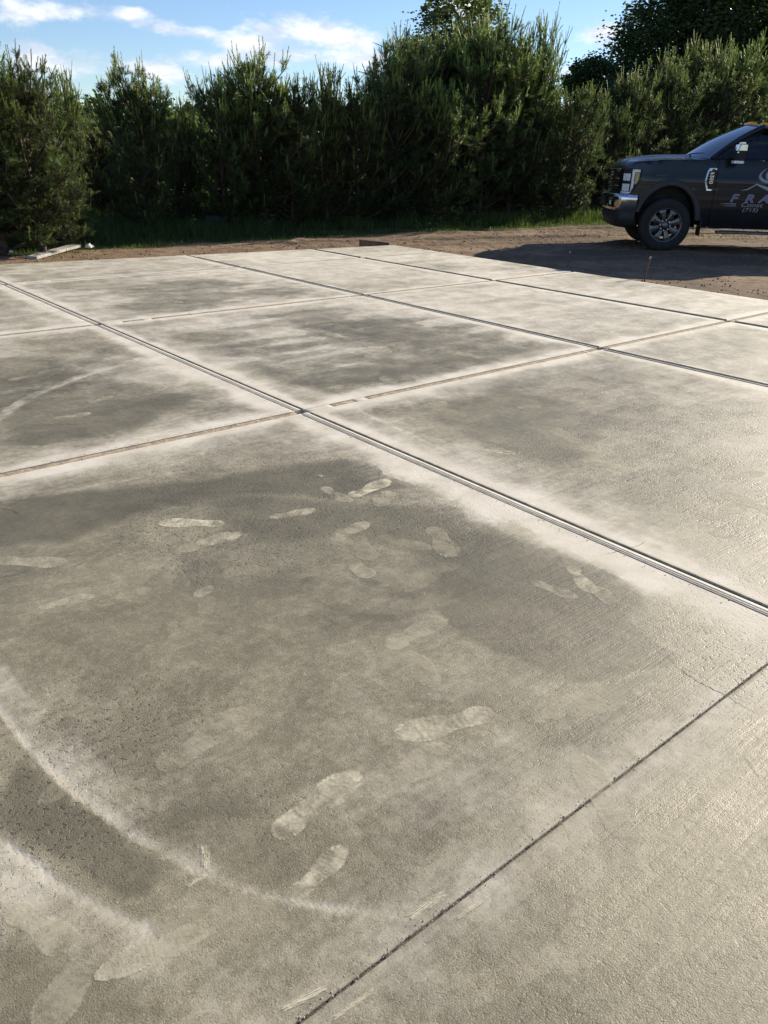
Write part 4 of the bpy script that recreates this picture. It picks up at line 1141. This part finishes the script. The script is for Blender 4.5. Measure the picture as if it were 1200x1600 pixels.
win_r = [(-2.06, 1.50), (-2.86, 1.50), (-2.92, 1.76), (-2.84, 1.905), (-2.06, 1.905)]
for side in (1, -1):
    side_panel('fender', fender_o, side, MAT['paint'])
    dr = side_panel('door', fd_o, side, MAT['paint'])
    rd = side_panel('door', rd_o, side, MAT['paint'])
    side_panel('bed_side', bed_o, side, MAT['paint'])
    up = side_panel('cab_frame', upper_o, side, MAT['paint'], holes=[win_f, win_r])
    for w_, d_ in ((win_f, dr), (win_r, rd)):
        side_panel('window', w_, side, MAT['glass'], d_, off=-.012, depth=0)
        side_panel('window_seal', [(w_[0][0] + .012, 1.487), (w_[1][0], 1.487), (w_[1][0], 1.5), (w_[0][0], 1.5)], side, MAT['plastic'], d_, off=.004, depth=.01)
    for xh, d_ in ((-1.84, dr), (-2.80, rd)):
        yy = YB(xh, 1.27) + .018
        b = (xh - .13, xh + .10, side * yy - .02, side * yy + .02, 1.245, 1.285)
        box_obj('handle', b, MAT['chrome'], d_, .012)
    # wheel arch flare
    for cx in (0.0, WB):
        R0, R1 = .480, .562; n = 30; vv = []; ff = []
        for i in range(n + 1):
            a = math.radians(12 + 166 * i / n)
            for R, o_ in ((R0, -.07), (R0, .034), (R0 + .03, .040), (R1, .012), (R1 + .004, -.01)):
                x, z = cx + R * math.cos(a), .50 + (R + .065) * math.sin(a); xx = min(x, .49) if cx == 0 else x
                vv.append((x, side * (YB(xx, z) + o_), z))
        for i in range(n):
            for k in range(4): ff.append((i * 5 + k, i * 5 + k + 1, i * 5 + 6 + k, i * 5 + 5 + k))
        t_obj('wheel_arch_flare', vv, ff, MAT['flare'])
        # dark liner of the arch
        vv = []; ff = []
        for i in range(21):
            a = math.radians(-8 + 196 * i / 20); x, z = cx + .50 * math.cos(a), .47 + .585 * math.sin(a)
            vv += [(x, side * .93, z), (x, side * .50, z)]
        for i in range(20): ff.append((2 * i, 2 * i + 1, 2 * i + 3, 2 * i + 2))
        ff.append(tuple(range(1, 42, 2))); t_obj('wheel_arch_liner', vv, ff, MAT['plastic'], smooth=False)
    # mud flap and step
    box_obj('mud_flap', (-.60, -.585, side * .70 - .0 if side > 0 else -.97, .97 if side > 0 else -.70, .27, .58), MAT['plastic'], truck, .004)
    sb = box_obj('running_board', (-2.98, -.86, side * .90 if side > 0 else -1.06, 1.06 if side > 0 else -.90, .325, .365), MAT['alloy'], truck, .012)
    box_obj('step_pad', (-2.95, -.93, side * .915 if side > 0 else -1.045, 1.045 if side > 0 else -.915, .3655, .371), MAT['plastic'], sb)
    # mirror
    mr = empty('mirror', (0, 0, 0), 0, truck)
    ym = side * 1.17
    bm = bmesh.new(); bmesh.ops.create_cube(bm, size=1)
    for v in bm.verts: v.co = Vector((v.co.x * (.17 if v.co.z < 0 else .12) - .96 - (.02 if v.co.z > 0 else 0), v.co.y * .20 + ym, v.co.z * .28 + 1.56))
    bmesh.ops.bevel(bm, geom=bm.edges[:] + bm.verts[:], offset=.035, segments=3, affect='EDGES'); me = bpy.data.meshes.new('mirror_housing'); bm.to_mesh(me); bm.free(); me.materials.append(MAT['plastic']); link('mirror_housing', me, mr)
    bm = bmesh.new(); bmesh.ops.create_cube(bm, size=1)
    for v in bm.verts: v.co = Vector((v.co.x * (.185 if v.co.z < 0 else .13) - .955 - (.02 if v.co.z > 0 else 0), v.co.y * .212 + ym, v.co.z * .155 + 1.635))
    bmesh.ops.bevel(bm, geom=bm.edges[:] + bm.verts[:], offset=.035, segments=3, affect='EDGES'); me = bpy.data.meshes.new('mirror_cap'); bm.to_mesh(me); bm.free(); me.materials.append(MAT['chrome']); link('mirror_cap', me, mr)
    box_obj('mirror_lamp', (-1.03, -.87, ym - .09, ym + .09, 1.40, 1.445), MAT['lampglass'], mr, .012)
    box_obj('mirror_arm', (-.97, -.88, min(side * .90, ym), max(side * .90, ym), 1.47, 1.51), MAT['plastic'], mr, .01)
    # fender vent badge: a chrome bracket with upright numerals
    vent = empty('fender_vent', (0, 0, 0), 0, truck)
    for seg in ([(-0.570, 1.30), (-0.555, 1.275), (-0.695, 1.30), (-0.695, 1.325), (-0.570, 1.325)], [(-0.555, 1.30), (-0.520, 1.13), (-0.550, 1.13), (-0.580, 1.30)], [(-0.520, 1.135), (-0.575, .985), (-0.655, .985), (-0.655, 1.005), (-0.590, 1.01), (-0.550, 1.135)]):
        side_panel('chrome_trim', seg, side, MAT['chrome'], vent, off=.016, depth=.016, res=.04)
    side_panel('vent_panel', [(-0.580, 1.298), (-0.700, 1.298), (-0.655, 1.008), (-0.592, 1.012), (-0.552, 1.133)], side, MAT['plastic'], vent, off=.005, depth=.006, res=.05)


def text_mesh(name, body, size, mat, parent, to_world, extrude=.002, shear=0.0, offset=0.0):
    cu = bpy.data.curves.new('lettering', 'FONT'); cu.body = body; cu.size = size; cu.extrude = extrude; cu.shear = shear; cu.offset = offset; cu.resolution_u = 3
    tmp = bpy.data.objects.new('lettering', cu); COL.objects.link(tmp)
    bpy.context.view_layer.update()
    me = bpy.data.meshes.new_from_object(tmp.evaluated_get(bpy.context.evaluated_depsgraph_get()))
    bpy.data.objects.remove(tmp); bpy.data.curves.remove(cu)
    for v in me.vertices: v.co = Vector(to_world(v.co.x, v.co.y, v.co.z))
    me.materials.clear(); me.materials.append(mat); me.name = name
    return link(name, me, parent)


doors = [c for c in truck.children if c.name.startswith('door')]
left_door = doors[0]


def on_side(x0, z0, sx=1.0, proud=.006):      # text runs towards the back of the truck on its left side
    return lambda x, y, z: (x0 - x * sx, YB(x0 - x * sx, z0 + y) + proud + z, z0 + y)


text_mesh('lettering', 'F250', .088, MAT['chrome'], [c for c in truck.children if c.name.startswith('fender_vent')][0], lambda x, y, z: (-.655 + y * .95, YB(-.62, 1.15) + .012 + z, 1.265 - x * 1.02), .004, 0, .002)
for ch, x0 in (('F', -.985), ('R', -1.225), ('A', -1.455)):
    text_mesh('lettering', ch, .165, MAT['decal_white'], left_door, on_side(x0, .825, 1.35, .004), .001, .25, .006)
    text_mesh('lettering', ch, .165, MAT['decal_purple'], left_door, on_side(x0, .825, 1.35, .0075), .001, .25, -.003)
text_mesh('lettering', 'Const', .095, MAT['decal_white'], left_door, on_side(-1.175, .752, 1.5, .004), .001, .2)
text_mesh('lettering', '(715)', .080, MAT['decal_white'], left_door, on_side(-1.215, .678, 1.5, .004), .001, .2)


def ribbon(name, pts, w, mat, parent, proud=.004):
    pts = np.array(pts, float); n = len(pts); t = np.gradient(pts, axis=0); t /= np.linalg.norm(t, axis=1)[:, None] + 1e-9; nn = np.column_stack([-t[:, 1], t[:, 0]])
    w = np.interp(np.linspace(0, 1, n), np.linspace(0, 1, len(w)), w)[:, None]
    a, b = pts + nn * w / 2, pts - nn * w / 2
    vv = [(x, YB(x, z) + proud, z) for q in (a, b) for x, z in q] + [(x, YB(x, z) + proud - .003, z) for q in (a, b) for x, z in q]
    ff = [(i, i + 1, n + i + 1, n + i) for i in range(n - 1)] + [(2 * n + i, i, i + 1, 2 * n + i + 1) for i in range(n - 1)]
    return t_obj(name, vv, ff, mat, parent)


def bez(p0, p1, p2, n=12): return [tuple((1 - t) ** 2 * np.array(p0) + 2 * t * (1 - t) * np.array(p1) + t * t * np.array(p2)) for t in np.linspace(0, 1, n)]


ribbon('door_emblem', [(-1.140, 1.00), (-1.240, 1.02), (-1.370, 1.10)], [.004, .018, .022], MAT['decal_white'], left_door)          # roof line
ribbon('door_emblem', [(-1.370, 1.10), (-1.500, 1.055), (-1.660, .995)], [.022, .045, .05], MAT['decal_white'], left_door, .0045)
ribbon('door_emblem', bez((-1.500, 1.35), (-1.340, 1.23), (-1.440, 1.17)) + bez((-1.440, 1.165), (-1.540, 1.13), (-1.660, 1.12))[1:], [.004, .05, .045, .02], MAT['decal_white'], left_door)     # antler
ribbon('door_emblem', bez((-1.560, 1.33), (-1.460, 1.24), (-1.540, 1.17)), [.005, .04, .015], MAT['decal_white'], left_door, .0045)
ribbon('door_emblem', bez((-1.660, 1.35), (-1.570, 1.25), (-1.660, 1.17)), [.005, .04, .015], MAT['decal_white'], left_door, .0045)
ribbon('door_emblem', [(-0.840, .785), (-0.940, .792), (-1.100, .792)], [.003, .010, .012], MAT['decal_white'], left_door)
ribbon('door_emblem', [(-0.900, .758), (-0.990, .762), (-1.100, .762)], [.003, .008, .010], MAT['decal_white'], left_door)


# ---- bonnet, cowl, nose
def xf(y): return .86 - .18 * (abs(y) / .86) ** 2.6
def hood_z(x, y):
    t = (x + .85) / 1.7
    z = 1.505 - .03 * t - .085 * max(0, (x - .05) / .8) ** 1.8 - .055 * (abs(y) / .93) ** 2.2
    z += .030 * (1 - float(sstep(.36, .48, abs(y)))) * (1 - .5 * max(0, min(1, (x - .3) / .5)))
    return z


def grid_surf(name, fn, nu, nv, mat, parent=None):
    vv = [fn(i / (nu - 1), j / (nv - 1)) for j in range(nv) for i in range(nu)]
    ff = [(j * nu + i, j * nu + i + 1, (j + 1) * nu + i + 1, (j + 1) * nu + i) for j in range(nv - 1) for i in range(nu - 1)]
    return t_obj(name, vv, ff, mat, parent)


def hood_fn(s, t):
    y = (s * 2 - 1) * .925; xc = -.31 - .34 * (abs(y) / .92) ** 2; x1 = xf(y) - .03
    if abs(y) > .80: x1 = min(x1, .74 - (abs(y) - .80) * 3.0)
    x = xc + (x1 - xc) * t
    z = hood_z(x, y); k = max(0, (t - .90) / .10); z -= .075 * k ** 2
    return (x, y, z)


hood = grid_surf('bonnet', hood_fn, 41, 30, MAT['paint'])
grid_surf('nose_panel', lambda s, t: ((xf((s * 2 - 1) * .80) - .03 + .035 * t), (s * 2 - 1) * .80, (lambda y: hood_z(xf(y) - .03, y) - .075 - t * .05)((s * 2 - 1) * .80)), 31, 5, MAT['paint'])
cow = grid_surf('cowl', lambda s, t: (-.69 + .40 * t - .34 * (abs(s * 2 - 1)) ** 2 * (.6 + .4 * t), (s * 2 - 1) * .90, 1.472 - .03 * abs(s * 2 - 1) + .005 * t), 21, 4, MAT['plastic'])
for y0 in (.15, -.55):
    W = Wood(); W.tube([(-.33, y0, 1.50), (-.36, y0 + .2, 1.535), (-.415, y0 + .45, 1.545), (-.49, y0 + .62, 1.55)], [.012, .010, .008, .006], 6); link('wiper', W.mesh('wiper', MAT['plastic']), truck)


def plan(s):
    """front corner in plan, s 0..1 from the side of the truck round to the middle of the nose"""
    P = [(.525, .965), (.615, .925), (.69, .855), (.76, .72), (.81, .55), (.845, .30), (.86, 0)]
    q = s * (len(P) - 1); i = min(len(P) - 2, int(q)); f = q - i
    pm = P[max(0, i - 1)]; p0 = P[i]; p1 = P[i + 1]; p2 = P[min(len(P) - 1, i + 2)]
    return tuple(.5 * ((2 * b) + (-a + c_) * f + (2 * a - 5 * b + 4 * c_ - d_) * f * f + (-a + 3 * b - 3 * c_ + d_) * f ** 3) for a, b, c_, d_ in zip(pm, p0, p1, p2))


for side in (1, -1):
    hl = empty('headlight', (0, 0, 0), 0, truck)
    def hfn(s, t, o_=0.0, z0=.885, z1=1.285, s0=0.0, s1=.56):
        ss = s0 + (s1 - s0) * s; x, y = plan(ss); zb = max(z0, 1.145 - (ss / .26) * .25) if ss < .26 else z0
        return (x + o_ * .8, side * (y + o_ * .6), zb + (z1 - zb) * t)
    grid_surf('lamp_housing', lambda s, t: hfn(s, t, .0), 21, 12, MAT['plastic'], hl)
    grid_surf('light_bar', lambda s, t: hfn(s, t, .014, .90, 1.275, .155, .235), 6, 12, MAT['lampglass'], hl)
    grid_surf('light_bar', lambda s, t: hfn(s, t, .013, 1.235, 1.275, .01, .20), 8, 3, MAT['lampglass'], hl)
    grid_surf('light_bar', lambda s, t: hfn(s, t, .012, .90, .93, .20, .54), 8, 3, MAT['lampglass'], hl)
    grid_surf('side_marker', lambda s, t: hfn(s, t, .012, 1.05, 1.225, .03, .14), 6, 6, MAT['lampamber'], hl)
    for zc in (.99, 1.15):
        grid_surf('lamp_lens', lambda s, t: hfn(s, t, .016, zc - .05, zc + .06, .28, .50), 8, 5, MAT['lampglass'], hl)
    grid_surf('chrome_trim', lambda s, t: hfn(s, t, .018, .89, 1.285, .545, .60), 5, 8, MAT['chrome'], hl)

gr = empty('grille', (0, 0, 0), 0, truck)
def nose(y, o_): return (xf(y) - .005 + o_, y)
grid_surf('grille_mesh', lambda s, t: nose((s * 2 - 1) * .60, -.03) + (.88 + .40 * t,), 15, 3, MAT['plastic'], gr)
def bar(name, z0, z1, ymax, o_, mat, par):
    def fn(s, t):
        k = (t * 3); y = (s * 2 - 1) * ymax; off = o_ * (0 if t in (0, 1) else 1)
        return nose(y, off - .02) + (z0 + (z1 - z0) * (0 if t < .3 else .15 if t < .6 else .85 if t < .9 else 1),)
    return grid_surf(name, fn, 21, 4, mat, par)
for z0, z1, m_ in ((.885, .925, 'chrome'), (.955, .985, 'plastic'), (1.00, 1.045, 'chrome'), (1.06, 1.09, 'plastic'), (1.115, 1.165, 'chrome'), (1.18, 1.205, 'plastic'), (1.235, 1.28, 'chrome')):
    bar('grille_bar', z0, z1, .60, .055, MAT[m_], gr)


# ---- bumper
def bplan(s, o_):
    P = [(.53, .985), (.69, .97), (.81, .905), (.89, .77), (.93, .55), (.955, .28), (.96, 0)]
    a = abs(s) * (len(P) - 1); i = min(len(P) - 2, int(a)); f = a - i; p, q = np.array(P[i]), np.array(P[i + 1]); c_ = p + (q - p) * f
    t = q - p; nrm = np.array([-t[1], t[0]]); nrm = -nrm / np.linalg.norm(nrm) if nrm[0] < 0 else nrm / np.linalg.norm(nrm)
    return c_ + np.array([max(nrm[0], 0), abs(nrm[1])]) * o_


def sweep(name, prof, mat, s0=0.0, s1=1.0, n=20, parent=None, mirror=True, side=0):
    vv = []; ff = []; k = len(prof)
    ss = [(s, 1) for s in np.linspace(s0, s1, n)]
    if mirror: ss += [(s, -1) for s in np.linspace(s1, s0, n)[1:]]
    elif side < 0: ss = [(s, -1) for s, _ in ss]
    for s, sd in ss:
        for o_, z in prof: x, y = bplan(s, o_); vv.append((x, sd * y, z))
    m = len(ss)
    for i in range(m - 1):
        for j in range(k - 1): ff.append((i * k + j, i * k + j + 1, (i + 1) * k + j + 1, (i + 1) * k + j))
    return t_obj(name, vv, ff, mat, parent)


bp_ = empty('front_bumper', (0, 0, 0), 0, truck)
sweep('chrome_shell', [(-.14, .895), (-.03, .895), (.0, .885), (.018, .85), (.018, .80), (.004, .74), (.0, .68), (-.02, .635), (-.06, .625), (-.14, .64)], MAT['chrome'], parent=bp_)
sweep('intake', [(.0, .83), (.021, .82), (.021, .69), (.0, .685)], MAT['plastic'], .78, 1.0, 8, bp_)
for z in (.735, .775): sweep('intake_bar', [(.018, z - .009), (.030, z - .006), (.030, z + .006), (.018, z + .009)], MAT['chrome'], .79, 1.0, 8, bp_)
for sd in (1, -1):
    fl = empty('fog_lamp', (0, 0, 0), 0, bp_)
    sweep('fog_recess', [(.0, .815), (.0215, .81), (.0215, .69), (.0, .685)], MAT['plastic'], .50, .68, 6, fl, False, sd)
    sweep('fog_trim', [(.0, .83), (.026, .828), (.026, .812), (.0, .81)], MAT['chrome'], .48, .70, 6, fl, False, sd)
    sweep('fog_trim', [(.0, .69), (.026, .688), (.026, .674), (.0, .672)], MAT['chrome'], .48, .70, 6, fl, False, sd)
    sweep('fog_trim', [(.0, .83), (.0265, .828), (.0265, .674), (.0, .672)], MAT['chrome'], .68, .70, 2, fl, False, sd)
    sweep('fog_lens', [(.022, .785), (.032, .77), (.032, .73), (.022, .715)], MAT['lampglass'], .53, .60, 4, fl, False, sd)
    W = Wood(); W.tube([(.92, sd * .34, .70), (1.02, sd * .34, .70), (1.03, sd * .34, .735), (1.02, sd * .34, .76), (.92, sd * .34, .76)], [.016] * 5, 6); link('tow_hook', W.mesh('tow_hook', MAT['plastic']), bp_)
sweep('valance', [(-.06, .66), (-.03, .63), (-.03, .50), (-.06, .40), (-.12, .36), (-.25, .38)], MAT['plastic'], parent=bp_)

# ---- glasshouse and roof
def ws(s, t):
    q = s * 2 - 1; b = np.array([-.30 - .31 * abs(q) ** 2.2, q * (.875), 1.488 - .025 * abs(q) ** 2]); u = np.array([-1.23 - .15 * abs(q) ** 2, q * .735, 2.0 - .045 * abs(q) ** 2])
    p = b + (u - b) * t; p[2] += .035 * math.sin(math.pi * t); p[0] += .015 * math.sin(math.pi * t)
    return tuple(p)


grid_surf('windscreen', ws, 25, 14, MAT['windscreen'])
for sd in (1, -1):   # pillars beside the screen
    W = Wood(); pts = [np.array(ws(1.0 if sd > 0 else 0.0, t)) for t in np.linspace(0, 1, 8)]
    W.tube([tuple(p) for p in pts], [.042] * 8, 8); link('windscreen_pillar', W.mesh('windscreen_pillar', MAT['paint']), truck)
def roof_fn(s, t):
    q = s * 2 - 1; x0 = -1.215 - .15 * abs(q) ** 2; x = x0 + (-3.05 - x0) * t
    z = 2.0 + .045 * math.sin(math.pi * min(1, t * 1.05)) ** .8 - .045 * abs(q) ** 2 - .03 * max(0, abs(q) - .85) / .15 - .03 * t
    return (x, q * .80 if t > 0.03 else q * .76, z)
roof = grid_surf('roof', roof_fn, 27, 22, MAT['paint'])
for y in (-.60, -.16, 0, .16, .60):
    z = roof_fn((y / .8 + 1) / 2, .06)[2]; x = -1.35 - .12 * (y / .8) ** 2
    bm = bmesh.new(); bmesh.ops.create_cube(bm, size=1)
    for v in bm.verts: k = .6 if v.co.z > 0 else 1; v.co = Vector((v.co.x * .15 * k + x, v.co.y * .09 * k + y, v.co.z * .045 + z + .014))
    bmesh.ops.bevel(bm, geom=bm.edges[:], offset=.008, segments=2, affect='EDGES'); me = bpy.data.meshes.new('clearance_light'); bm.to_mesh(me); bm.free(); me.materials.append(MAT['amber']); link('clearance_light', me, truck)
grid_surf('rear_window', lambda s, t: (-3.055 + .05 * t, (s * 2 - 1) * (.88 - .12 * t), 1.50 + .44 * t), 9, 5, MAT['glass'])
# ---- what lies inside and beneath
box_obj('dashboard', (-.92, -.68, -.86, .86, 1.05, 1.44), MAT['plastic'], truck, .04)
for y0 in (-.72, .12):
    for x0 in (-2.0, -2.9):
        st = box_obj('seat', (x0, x0 + .52, y0, y0 + .60, .80, 1.02), MAT['seat'], truck, .05); box_obj('backrest', (x0 - .10, x0 + .06, y0 + .03, y0 + .57, .98, 1.58), MAT['seat'], st, .05); box_obj('headrest', (x0 - .10, x0 + .0, y0 + .16, y0 + .44, 1.60, 1.78), MAT['seat'], st, .04)
W = Wood(); th = np.linspace(0, 2 * np.pi, 25); W.tube([(-1.06 + .10 * math.sin(a), .42 + .19 * math.cos(a), 1.38 + .17 * math.sin(a)) for a in th], [.014] * 25, 6); link('steering_wheel', W.mesh('steering_wheel', MAT['plastic']), truck)
box_obj('floor_pan', (-3.02, -.61, -.90, .90, .42, .50), MAT['plastic'], truck)
box_obj('firewall', (-.67, -.60, -.90, .90, .505, 1.40), MAT['plastic'], truck)
box_obj('engine_block', (-.55, .60, -.42, .42, .55, 1.30), MAT['plastic'], truck, .04)
for y in (-.45, .36): box_obj('frame_rail', (-5.3, .75, y, y + .09, .50, .66), MAT['plastic'], truck)
box_obj('bed_floor', (-5.34, -3.12, -.93, .93, .80, .84), MAT['plastic'], truck)
box_obj('bed_front', (-3.13, -3.09, -.93, .93, .845, 1.48), MAT['paint'], truck)
tg = box_obj('tailgate', (-5.40, -5.35, -.90, .90, .78, 1.49), MAT['paint'], truck, .01); box_obj('handle', (-5.43, -5.40, -.12, .12, 1.30, 1.36), MAT['chrome'], tg, .008)
box_obj('rear_bumper', (-5.60, -5.42, -.98, .98, .52, .74), MAT['chrome'], truck, .03)
for sd in (1, -1): box_obj('tail_light', (-5.405, -5.385, sd * .955 - .045, sd * .955 + .03, .95, 1.40), simple_mat('red_lens', (.30, .01, .01), .2), truck, .004)
for x in (0.0, WB):
    W = Wood(); W.tube([(x, -.80, .42), (x, 0, .42), (x, .80, .42)], [.055, .08, .055], 10); link('axle', W.mesh('axle', MAT['plastic']), truck)


# ---- wheels
def lathe(prof, n=48):
    vv = []; ff = []; k = len(prof)
    for i in range(n):
        a = 2 * math.pi * i / n
        for r_, y in prof: vv.append((r_ * math.cos(a), y, r_ * math.sin(a)))
    for i in range(n):
        for j in range(k - 1): ff.append((i * k + j, i * k + j + 1, ((i + 1) % n) * k + j + 1, ((i + 1) % n) * k + j))
    return vv, ff


TR = .425


def wheel_protos():
    out = {}
    v, f = lathe([(.262, -.13), (.285, -.145), (.36, -.148), (.40, -.138), (.418, -.115), (TR - .004, -.08), (TR - .004, .08), (.418, .115), (.40, .138), (.375, .143), (.36, .148), (.33, .149), (.30, .146), (.275, .140), (.262, .128)], 64)
    me = bpy.data.meshes.new('tyre'); me.from_pydata(v, [], f); me.update(); me.materials.append(MAT['rubber']); me.polygons.foreach_set('use_smooth', [True] * len(f)); out['tyre'] = me
    vv = []; ff = []
    for i in range(56):
        a = 2 * math.pi * i / 56
        for row, (y0, y1) in enumerate(((-.118, -.07), (-.062, -.01), (.002, .054), (.062, .118))):
            aa = a + (row % 2) * .05; w = .036; s0 = len(vv)
            for rr in (TR - .012, TR + .004):
                for da, yy in ((-w, y0), (w, y0), (w, y1), (-w, y1)):
                    r2 = rr - (.012 if abs(yy) > .1 else 0); vv.append((r2 * math.cos(aa + da), yy, r2 * math.sin(aa + da)))
            ff += [(s0 + 4, s0 + 5, s0 + 6, s0 + 7)] + [(s0 + i2, s0 + (i2 + 1) % 4, s0 + 4 + (i2 + 1) % 4, s0 + 4 + i2) for i2 in range(4)]
    me = bpy.data.meshes.new('tread'); me.from_pydata(vv, [], ff); me.update(); me.materials.append(MAT['rubber']); out['tread'] = me
    v, f = lathe([(.255, -.12), (.245, -.05), (.238, .06), (.250, .105), (.268, .125), (.272, .136), (.265, .139), (.252, .128), (.243, .10), (.23, .07), (.225, -.02)], 64)
    me = bpy.data.meshes.new('rim'); me.from_pydata(v, [], f); me.update(); me.materials.append(MAT['alloy']); me.polygons.foreach_set('use_smooth', [True] * len(f)); out['rim'] = me
    # one broad spoke, waisted in the middle
    bm = bmesh.new(); st = [(.060, .040, .085, .045), (.11, .037, .100, .05), (.16, .041, .108, .05), (.21, .056, .112, .055), (.250, .088, .105, .06)]
    rows = []
    for r_, hw, y, dp in st:
        rows.append([bm.verts.new((r_, y - dp, -hw)), bm.verts.new((r_, y, -hw * .82)), bm.verts.new((r_, y + .006, 0)), bm.verts.new((r_, y, hw * .82)), bm.verts.new((r_, y - dp, hw))])
    for a_, b_ in zip(rows[:-1], rows[1:]):
        for i in range(4): bm.faces.new((a_[i], a_[i + 1], b_[i + 1], b_[i]))
    bmesh.ops.recalc_face_normals(bm, faces=bm.faces); me = bpy.data.meshes.new('spoke'); bm.to_mesh(me); bm.free(); me.materials.append(MAT['alloy']); out['spoke'] = me
    v, f = lathe([(.0, .135), (.04, .135), (.052, .128), (.056, .11), (.085, .095), (.095, .06), (.095, .0)], 32); me = bpy.data.meshes.new('hub'); me.from_pydata(v, [], f); me.update(); me.materials.append(MAT['alloy']); me.polygons.foreach_set('use_smooth', [True] * len(f)); out['hub'] = me
    v, f = lathe([(.0, .128), (.010, .128), (.013, .122), (.013, .085)], 8); me = bpy.data.meshes.new('lug_nut'); me.from_pydata(v, [], f); me.update(); me.materials.append(MAT['chrome']); out['lug_nut'] = me
    v, f = lathe([(.0, .03), (.19, .03), (.19, .0)], 32); me = bpy.data.meshes.new('brake_disc'); me.from_pydata(v, [], f); me.update(); me.materials.append(MAT['plastic']); out['brake_disc'] = me
    return out


WP = wheel_protos()
for x in (0.0, WB):
    for side in (1, -1):
        w = empty('wheel', (x, side * .86, TR), 0, truck); w.rotation_euler = (0, .3 + x, 0 if side > 0 else math.pi)
        ty = link('tyre', WP['tyre'], w); link('tread', WP['tread'], ty); rm = link('rim', WP['rim'], w)
        for i in range(8):
            s = link('spoke', WP['spoke'], rm); s.rotation_euler = (0, 2 * math.pi * i / 8, 0)
            n_ = link('lug_nut', WP['lug_nut'], rm); a = 2 * math.pi * (i + .5) / 8; n_.location = (.082 * math.cos(a), 0, .082 * math.sin(a))
        link('hub', WP['hub'], rm); link('brake_disc', WP['brake_disc'], w)
